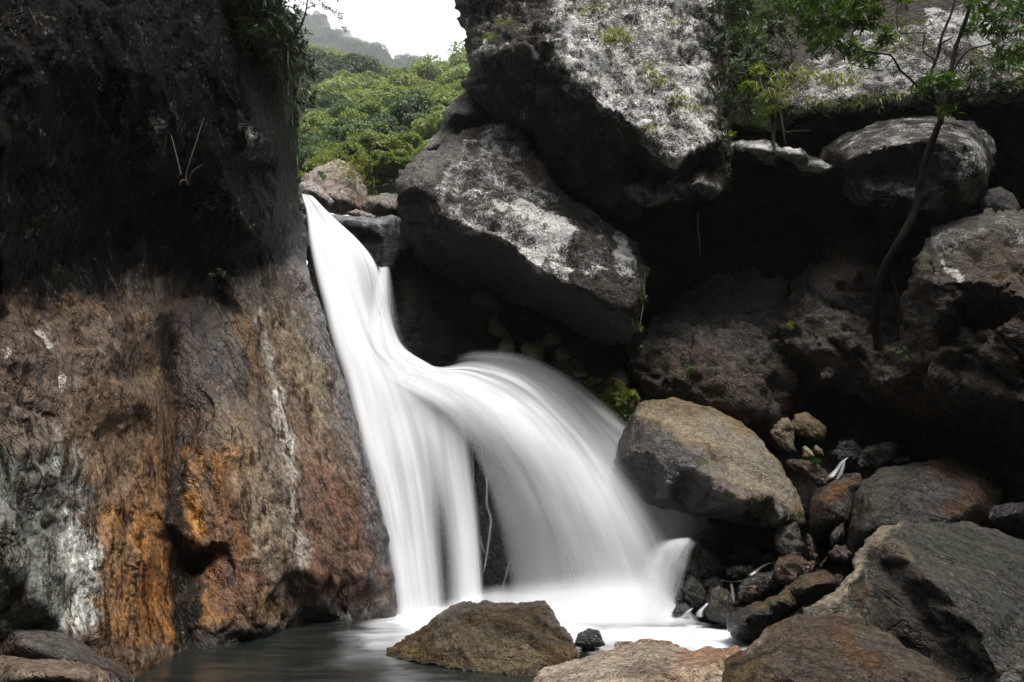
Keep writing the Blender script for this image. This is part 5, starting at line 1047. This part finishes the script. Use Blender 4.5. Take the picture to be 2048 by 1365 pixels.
# foliage hanging over the top of the left cliff against the sky
rngp = np.random.default_rng(77)
shrub('hanging_shrub', 'dark hanging shrub draped over the upper edge of the left cliff beside the sky', [(x, y, Y, .35, .3, .35, n) for x, y, Y, n in
      [(470, -10, 8.2, 90), (520, 10, 8.5, 110), (555, 40, 9.2, 110), (575, 85, 9.7, 90), (588, 130, 10.2, 70), (560, 110, 9.5, 80), (540, 70, 8.9, 90), (595, 175, 10.8, 40), (590, 230, 11.4, 30), (500, 60, 8.4, 60), (545, -40, 8.8, 110), (500, -60, 8.2, 90)]], M_leafD, .12, .028, 1, leaves=8, upb=-.3)
tuft('hanging_grass', 'brownish dry grass hanging down the edge of the left cliff under the dark shrub', [(552, 120, 9.3), (570, 160, 10.0), (560, 200, 10.1), (582, 230, 11.0), (586, 280, 11.6), (592, 320, 12.2)], 50, .5, 2, spread=.16, droop=2.2, mat=M_leafD, width=.006)
# unseen tree added above the frame to shade the upper left cliff
ct = empty('added_shade_tree', (-10.5, 6.5, 9.0)); tag(ct, 'unseen broad tree added over the top of the left cliff to shade it', 'tree')
cv, cf, cl_ = [], [], []; oo = 0
for k, (x, y, z, r) in enumerate([(-8.2, 5.0, 11.6, 2.3), (-5.6, 4.2, 11.8, 2.0), (-3.9, 4.9, 12.2, 1.6), (-6.8, 2.2, 11.2, 2.1), (-4.6, 2.2, 11.6, 1.5), (-9.2, 1.8, 10.8, 2.2), (-5.0, 6.6, 12.8, 1.7), (-7.4, 7.0, 13.0, 2.0)]):
    V, F, l_ = crown_mesh(300 + k, R=r, H=r * .7, lumps=20, per=150, leaf=.3); cv.append(V + (x, y, z)); cf.append(F + oo); cl_.append(l_); oo += len(V)
mesh_obj('crown', np.concatenate(cv) - np.array((-10.5, 6.5, 9.0)), np.concatenate(cf), M_leafD, ct, None, False, {'lv': np.concatenate(cl_)})
tv, tf = tube([(0, 0, -1), (1.2, -.8, 1.0), (3.2, -1.9, 2.4), (5.4, -2.2, 3.0)], [.3, .26, .18, .08], 8, 3, .2); mesh_obj('trunk', tv, tf, M_bark, ct)
# thin branch reaching into the sky gap
def branch_obj(name, label, lines, leafs, seed, lm, L=.06, W=.02, cat='branch', bm=None, per=4):
    rng = np.random.default_rng(seed); tb = []; V, F, lv = [], [], []
    allp = []
    for pts, r0, r1 in lines:
        Pn = np.array([unproj(*p) for p in pts]); Pn = cr(Pn, np.linspace(0, len(Pn) - 1, len(Pn) * 6)); n = len(Pn)
        rs = .52 if name == 'leaning_tree' else 1
        tb.append(tube(Pn, np.linspace(r0, r1, n) * rs, 7 if r0 > .03 else 5, seed, .25)); allp.append(Pn)
    for (x, y, Y, r, n) in leafs:
        c = np.array(at(x, y, Y))
        for k in range(n):
            p = c + rng.normal(size=3) * r * .6; vv, ff = whorl(rng, p, rng.normal(size=3) + (0, 0, .3), per, L, W)
            o = len(V); V += vv; F += [[i + o for i in f] for f in ff]; lv += [float(rng.uniform(0, 1))] * len(vv)
    TV, TF = join(tb); org = allp[0][0]
    root = empty(name, tuple(org)); tag(root, label, cat)
    mesh_obj('wood', TV - org, TF, bm or M_bark, root)
    if V: mesh_obj('leaves', np.array(V) - org, np.array(F), lm, root, None, False, {'lv': np.array(lv)})
    return root
branch_obj('sky_branch', 'thin dark leafy branch reaching across the sky gap from the left cliff', [
    ([(575, 105, 9.6), (590, 75, 9.4), (603, 50, 9.3), (612, 20, 9.2), (617, -20, 9.2)], .022, .012), ([(612, 18, 9.2), (640, 8, 9.2), (660, 20, 9.2), (680, 42, 9.2)], .008, .003), ([(650, 12, 9.2), (672, 26, 9.2), (692, 30, 9.2), (690, 66, 9.2)], .006, .002),
    ([(606, 40, 9.3), (590, 20, 9.3), (575, 12, 9.3)], .01, .004), ([(614, -5, 9.2), (640, -12, 9.2), (676, -8, 9.2)], .008, .003)],
    [(600, 20, 9.25, .08, 9), (620, 10, 9.2, .1, 10), (585, 8, 9.3, .12, 16), (640, 4, 9.2, .08, 8), (660, 18, 9.2, .07, 5), (682, 35, 9.2, .05, 4), (690, 60, 9.2, .04, 4), (676, -6, 9.2, .06, 5), (570, 30, 9.3, .12, 14), (630, -14, 9.2, .1, 10), (600, 60, 9.4, .08, 6)], 3, M_leafD, .06, .022)

# leaning tree on the right
branch_obj('leaning_tree', 'slender dark leaning tree crossing the right boulders with winding branches', [
    ([(1755, 700, 10.2), (1752, 640, 10.0), (1755, 580, 9.8), (1772, 530, 9.6), (1800, 480, 9.4), (1830, 420, 9.3), (1842, 360, 9.2), (1858, 300, 9.1), (1882, 240, 9.0)], .125, .085),
    ([(1790, 700, 10.2), (1800, 640, 10.0), (1792, 590, 9.9), (1778, 545, 9.7)], .06, .05), ([(1772, 720, 10.2), (1800, 690, 10.1), (1830, 640, 9.9)], .04, .03),
    ([(1882, 240, 9.0), (1892, 195, 8.95), (1902, 140, 8.9), (1912, 95, 8.9), (1935, 30, 8.85), (1950, -30, 8.8)], .07, .05),
    ([(1880, 225, 9.0), (1864, 190, 8.9), (1862, 150, 8.8), (1876, 110, 8.75), (1885, 70, 8.7), (1905, 20, 8.65), (1914, -30, 8.6)], .05, .03), ([(1876, 90, 8.7), (1900, 78, 8.7), (1908, 72, 8.7)], .03, .012),
    ([(1872, 215, 8.95), (1850, 190, 8.9), (1822, 160, 8.8), (1800, 140, 8.75), (1782, 112, 8.7), (1750, 106, 8.65), (1715, 98, 8.6), (1704, 70, 8.55), (1722, 48, 8.5), (1745, 38, 8.5)], .036, .012),
    ([(1785, 118, 8.7), (1765, 140, 8.65), (1735, 138, 8.6), (1700, 125, 8.55), (1690, 95, 8.5)], .018, .008), ([(1702, 96, 8.6), (1690, 80, 8.6), (1670, 68, 8.6), (1645, 60, 8.6)], .016, .006),
    ([(1868, 130, 8.8), (1866, 118, 8.75), (1848, 106, 8.7), (1846, 92, 8.7), (1850, 70, 8.65), (1835, 66, 8.6), (1800, 66, 8.6), (1794, 40, 8.6), (1796, -10, 8.6)], .02, .012),
    ([(1900, 155, 8.9), (1920, 120, 8.85), (1940, 100, 8.8), (1975, 90, 8.75), (2010, 78, 8.7), (2050, 50, 8.65), (2090, 30, 8.6)], .03, .014), ([(1840, 60, 8.6), (1865, 45, 8.55), (1885, 20, 8.5), (1890, -20, 8.5)], .012, .006),
    ([(1905, 160, 8.9), (1935, 162, 8.85), (1970, 160, 8.8), (2000, 150, 8.8)], .012, .005)],
    [(1640, 20, 8.6, .22, 46), (1680, 40, 8.6, .22, 46), (1720, 20, 8.5, .2, 40), (1610, 55, 8.6, .14, 22), (1660, 80, 8.55, .16, 26), (1745, 35, 8.5, .14, 24), (1700, 95, 8.5, .1, 12), (1870, 160, 8.7, .12, 22), (1900, 170, 8.7, .12, 18), (1850, 165, 8.7, .09, 12), (1885, 222, 8.8, .06, 8),
     (1990, 60, 8.7, .16, 22), (2030, 20, 8.6, .18, 26), (1960, 150, 8.8, .1, 12), (2000, 130, 8.7, .12, 12), (1940, 10, 8.7, .1, 8), (1600, 10, 8.6, .2, 30), (1560, -10, 8.7, .2, 30), (1650, -30, 8.6, .3, 50), (1760, -20, 8.5, .25, 34), (1980, 0, 8.6, .25, 34), (2040, 70, 8.6, .2, 22), (1625, 95, 8.6, .12, 12)], 4, M_leafN, .13, .032, 'tree', M_bark2, 7)
tuft('branch_sprouts', 'bright green sprouts growing from the fork of the leaning tree', [(1890, 222, 8.8)], 14, .2, 8, mat=M_leafY, cat='sprout')

# plants in the gully and on the shelf of the right wall
shrub('gully_shrub', 'dark green leafy shrub filling the gully between the giant boulder and the shelf', [(x, y, Y, .35, .25, .35, n) for x, y, Y, n in
      [(1440, 30, 12.0, 50), (1480, 20, 12.3, 60), (1450, 90, 12.0, 46), (1500, 90, 12.2, 46), (1470, 150, 11.8, 40), (1520, 150, 11.8, 50), (1490, 200, 11.4, 36), (1540, 60, 12.3, 36), (1560, 110, 12.0, 30), (1430, 180, 11.9, 20), (1450, -30, 12.2, 50)]], M_leafD, .15, .04, 10, leaves=6)
shrub('sunlit_bush', 'bright green bush growing on the shelf at the top right corner', [(1600, -10, 10.2, .3, .2, .3, 50), (1800, -20, 10.6, .3, .2, .2, 30), (1770, 70, 10.4, .2, .15, .15, 30), (1730, 110, 10.4, .22, .15, .15, 26), (1950, 60, 9.9, .2, .15, .2, 20), (2020, 110, 9.6, .22, .15, .2, 26)], M_leafN, .13, .035, 11)
shrub('low_plant', 'yellow green leafy plant at the foot of the gully above the shelf slab', [(1500, 175, 11.2, .15, .1, .12, 26), (1530, 200, 11.0, .14, .1, .1, 20), (1515, 140, 11.4, .12, .1, .12, 16), (1540, 225, 10.9, .14, .1, .08, 16)], M_leafY, .12, .03, 12)
tuft('shelf_grass', 'dry and green grass hanging over the shelf edge right of the gully', [(1540, 190, 10.9), (1560, 200, 10.8), (1590, 150, 10.9), (1620, 150, 10.7), (1660, 160, 10.3), (1690, 165, 10.2), (1555, 165, 11.1), (1575, 175, 10.9)], 34, .42, 13, spread=.14, droop=1.7)
tuft('moss_grass', 'short mossy grass around the hollow of the shelf behind the winding branches', [(1700, 150, 10.4), (1640, 60, 11.0), (1760, 40, 10.7), (1810, 90, 10.3), (1830, 50, 10.4), (1960, 120, 9.9), (2030, 150, 9.7), (2040, 165, 9.7)], 30, .28, 14, spread=.2)
for lab, sp_, n, L, sd in [('arching green grass tuft on the left edge of the giant boulder near the sky', [(978, 78, 12.2), (1010, 50, 12.0)], 16, .5, 15), ('long grass tuft with dry hanging blades in the middle of the bright lichen face', [(1225, 70, 11.0), (1240, 80, 10.9), (1215, 85, 10.9)], 26, .55, 16),
                           ('small reddish green tuft below the long grass on the lichen face', [(1200, 20, 11.5), (1170, 30, 11.5)], 14, .32, 17), ('straw coloured tuft on the right half of the lichen face', [(1305, 155, 10.9), (1320, 170, 10.8), (1290, 140, 11.0)], 22, .36, 18),
                           ('row of small tufts in the diagonal seam of the lichen face', [(1352, 194, 10.55), (1372, 206, 10.5), (1390, 220, 10.45)], 16, .3, 19), ('little tuft at the mossy notch low on the lichen face', [(1310, 262, 9.95), (1295, 250, 10.1)], 12, .2, 20), ('small tuft near the top of the lichen face', [(1350, 50, 11.6)], 18, .26, 21)]:
    tuft('rock_tuft', lab, sp_, n, L, sd, spread=.09, droop=1.3, group='grass tufts on the giant boulder')
tuft('crown_grass', 'dry grass crowning the pale boulder at the head of the falls', [(690, 325, 17.9), (705, 335, 17.7), (715, 345, 17.6), (700, 350, 17.4), (725, 375, 17.8), (650, 325, 18.2)], 50, .5, 22, spread=.25)
shrub('crest_fern', 'bright green fern clump beside the crest of the falls', [(1128, 735, 11.6, .16, .12, .09, 34), (1150, 730, 11.6, .08, .08, .06, 14)], M_leafN, .11, .022, 23, leaves=8)
shrub('small_sprig', 'little green sprig between the hooked stone and the peaked stone', [(1078, 690, 11.9, .1, .08, .05, 14)], M_leafN, .09, .02, 24)
shrub('bank_bush', 'yellow green bush growing on the wet bank left of the tan boulder', [(1232, 800, 11.2, .26, .15, .16, 80), (1262, 790, 11.2, .12, .1, .1, 30), (1205, 820, 11.2, .14, .12, .12, 36), (1225, 770, 11.3, .16, .1, .08, 26), (1185, 760, 11.6, .15, .08, .05, 12)], M_leafY, .085, .026, 25)
shrub('bank_bush', 'dark green lower bush hanging beneath the yellow green one', [(1215, 845, 11.2, .18, .1, .12, 40), (1250, 830, 11.2, .15, .1, .12, 30)], M_leafN, .08, .024, 26)
for lab, x, y, Y, s, m in [('small fern on the dim wall above the tan boulder', 1374, 742, 11.0, .08, M_leafN), ('little fern at the root of the leaning tree', 1803, 705, 9.5, .1, M_leafN), ('tiny leaf cluster in the crack of the rusty faceted boulder', 1580, 650, 11.0, .07, M_leafY), ('pale leaf high on the rusty faceted boulder', 1673, 508, 11.4, .07, M_leafN), ('sprig hanging right of the tilted slab', 1290, 695, 11.4, .1, M_leafN), ('small green sprig on the cliff beside the orange stain', 436, 548, 9.1, .08, M_leafD), ('tiny fern on the cliff near the white streak', 526, 575, 10.6, .08, M_leafN),
                           ('green leaves at the end of the shelf slab', 1462, 268, 10.9, .09, M_leafY), ('tiny green plant between the tan boulder and little stones', 1632, 920, 9.9, .04, M_leafN)]:
    shrub('small_fern', lab, [(x, y, Y, s, s * .6, s * .8, 9)], m, .075, .02, int(x), cat='fern', leaves=6)
branch_obj('hanging_root', 'thin pale root hanging into the black recess under the giant boulder', [([(1396, 425, 11.2), (1395, 450, 11.2), (1399, 480, 11.2), (1400, 512, 11.2)], .012, .004)], [], 30, M_leafD, cat='root', bm=M_twig)
branch_obj('bare_twig', 'bare pale twig sprouting on the dark left cliff', [([(376, 372, 6.9), (372, 350, 6.85), (384, 310, 6.8), (408, 235, 6.8)], .008, .003), ([(376, 372, 6.9), (384, 345, 6.8), (404, 330, 6.8)], .008, .003), ([(372, 360, 6.9), (362, 362, 6.85), (360, 372, 6.85)], .006, .003), ([(362, 350, 6.85), (350, 300, 6.8), (342, 270, 6.8)], .006, .003)], [], 31, M_leafD, cat='twig', bm=M_twig)
branch_obj('bare_twig', 'bare twig dangling in the dark gap under the shelf left of the lens boulder', [([(1548, 205, 10.9), (1560, 225, 10.8), (1570, 262, 10.8), (1590, 262, 10.8), (1622, 262, 10.8)], .014, .005), ([(1562, 235, 10.8), (1568, 270, 10.8), (1572, 288, 10.8)], .012, .004)], [], 32, M_leafD, cat='twig', bm=M_bark)
branch_obj('shelf_root', 'dark root column dropping from the shelf to the slab below', [([(1546, 225, 11.0), (1548, 250, 11.0), (1546, 280, 10.9), (1548, 308, 10.8)], .045, .035)], [], 33, M_leafD, cat='root', bm=M_bark2)
branch_obj('climbing_trunk', 'pale slim bare trunk at the top of the bright lichen face', [([(1228, 80, 10.9), (1236, 40, 10.9), (1246, 0, 10.95), (1252, -40, 11)], .035, .03), ([(1262, 60, 11.0), (1272, 20, 11.0), (1280, -30, 11)], .02, .018)], [], 34, M_leafD, cat='trunk', bm=M_twig)

shrub('crevice_shrub', 'dark green plants crowding the crack under the right part of the lichened shelf', [(1940, 190, 10.2, .25, .15, .12, 30), (2000, 180, 10.1, .25, .15, .14, 34), (2045, 170, 10.0, .2, .15, .14, 30), (1840, 190, 10.3, .16, .12, .08, 18)], M_leafD, .12, .03, 61)
shrub('vine_curtain', 'dark leafy vines trailing down the seam right of the giant boulder', [(1450, 240, 10.7, .12, .1, .2, 24), (1455, 290, 10.6, .1, .08, .2, 20), (1448, 340, 10.7, .1, .08, .2, 18), (1442, 200, 10.9, .14, .1, .2, 26), (1436, 150, 11.3, .14, .1, .2, 24)], M_leafD, .09, .025, 62, upb=-.4)
shrub('trailing_vine', 'small pale green leaves trailing down the right end of the tilted slab', [(1290, 540, 10.8, .05, .05, .15, 9), (1288, 600, 10.6, .05, .05, .15, 9), (1280, 650, 10.5, .05, .05, .12, 8)], M_leafN, .06, .018, 63, upb=-.4)
tuft('ledge_grass', 'green grass fringe hanging from the shelf lip left of the leaning trunk', [(1700, 205, 10.6), (1740, 200, 10.6), (1780, 195, 10.6), (1660, 200, 10.8), (1620, 205, 11.0)], 18, .28, 64, spread=.16, droop=1.8)
# ------------------------------------------------------------------ valley haze
def box(name, lo, hi):
    x0, y0, z0 = lo; x1, y1, z1 = hi
    V = [(x0, y0, z0), (x1, y0, z0), (x1, y1, z0), (x0, y1, z0), (x0, y0, z1), (x1, y0, z1), (x1, y1, z1), (x0, y1, z1)]
    return mesh_obj(name, V, [(0, 3, 2, 1), (4, 5, 6, 7), (0, 1, 5, 4), (1, 2, 6, 5), (2, 3, 7, 6), (3, 0, 4, 7)], None, smooth=False)
hz = box('haze', (-1600, -310, -2.4), (1600, 2300, 520)); tag(hz, 'pale moist air filling the gorge and the valley', 'haze', None, 'stuff')
hm = bpy.data.materials.new('haze_air'); hm.use_nodes = True; ht = hm.node_tree; ht.nodes.clear()
hv = ht.nodes.new('ShaderNodeVolumePrincipled'); hv.inputs['Density'].default_value = .00034; hv.inputs['Color'].default_value = (.95, .97, 1, 1); hv.inputs['Anisotropy'].default_value = .2
ho = ht.nodes.new('ShaderNodeOutputMaterial'); ht.links.new(hv.outputs[0], ho.inputs['Volume']); hz.data.materials.append(hm)

# cloud lying on the far ridge: a soft flattened body of vapour
def vapour(name, label, c, r, dens, seed):
    n, m = 48, 28; th = np.linspace(0, 2 * np.pi, n, endpoint=False); ph = np.linspace(.02, np.pi - .02, m)
    T_, H_ = np.meshgrid(th, ph); D = np.stack([np.sin(H_) * np.cos(T_), np.sin(H_) * np.sin(T_), np.cos(H_)], -1).reshape(-1, 3)
    V = D * np.array(r) * (1 + .35 * fbm(D * 1.8 + seed, 4))[:, None] + np.array(c)
    idx = np.arange(n * m).reshape(m, n); j = np.roll(idx, -1, 1); F = np.stack([idx[:-1], idx[1:], j[1:], j[:-1]], -1).reshape(-1, 4)
    o = mesh_obj(name, V, F, None); k = bpy.data.materials.new(name); k.use_nodes = True; t = k.node_tree; t.nodes.clear()
    v = t.nodes.new('ShaderNodeVolumePrincipled'); v.inputs['Density'].default_value = dens; v.inputs['Color'].default_value = (.98, .99, 1, 1)
    u = t.nodes.new('ShaderNodeOutputMaterial'); t.links.new(v.outputs[0], u.inputs['Volume']); o.data.materials.append(k)
    return tag(o, label, 'cloud', None, 'stuff')
for i, (x, y, Y, r, d) in enumerate([(900, 60, 720, (260, 90, 80), .007), (720, -30, 600, (130, 60, 50), .006), (820, 110, 640, (110, 50, 38), .006), (740, 105, 420, (50, 30, 16), .006)]):
    vapour('low_cloud', ['white cloud bank hiding the far ridge', 'white cloud drifting over the mountain shoulder', 'thin mist tongue lying in the saddle of the hills', 'wisp of mist in front of the mountain shoulder'][i], tuple(at(x, y, Y)), r, d, i * 5)
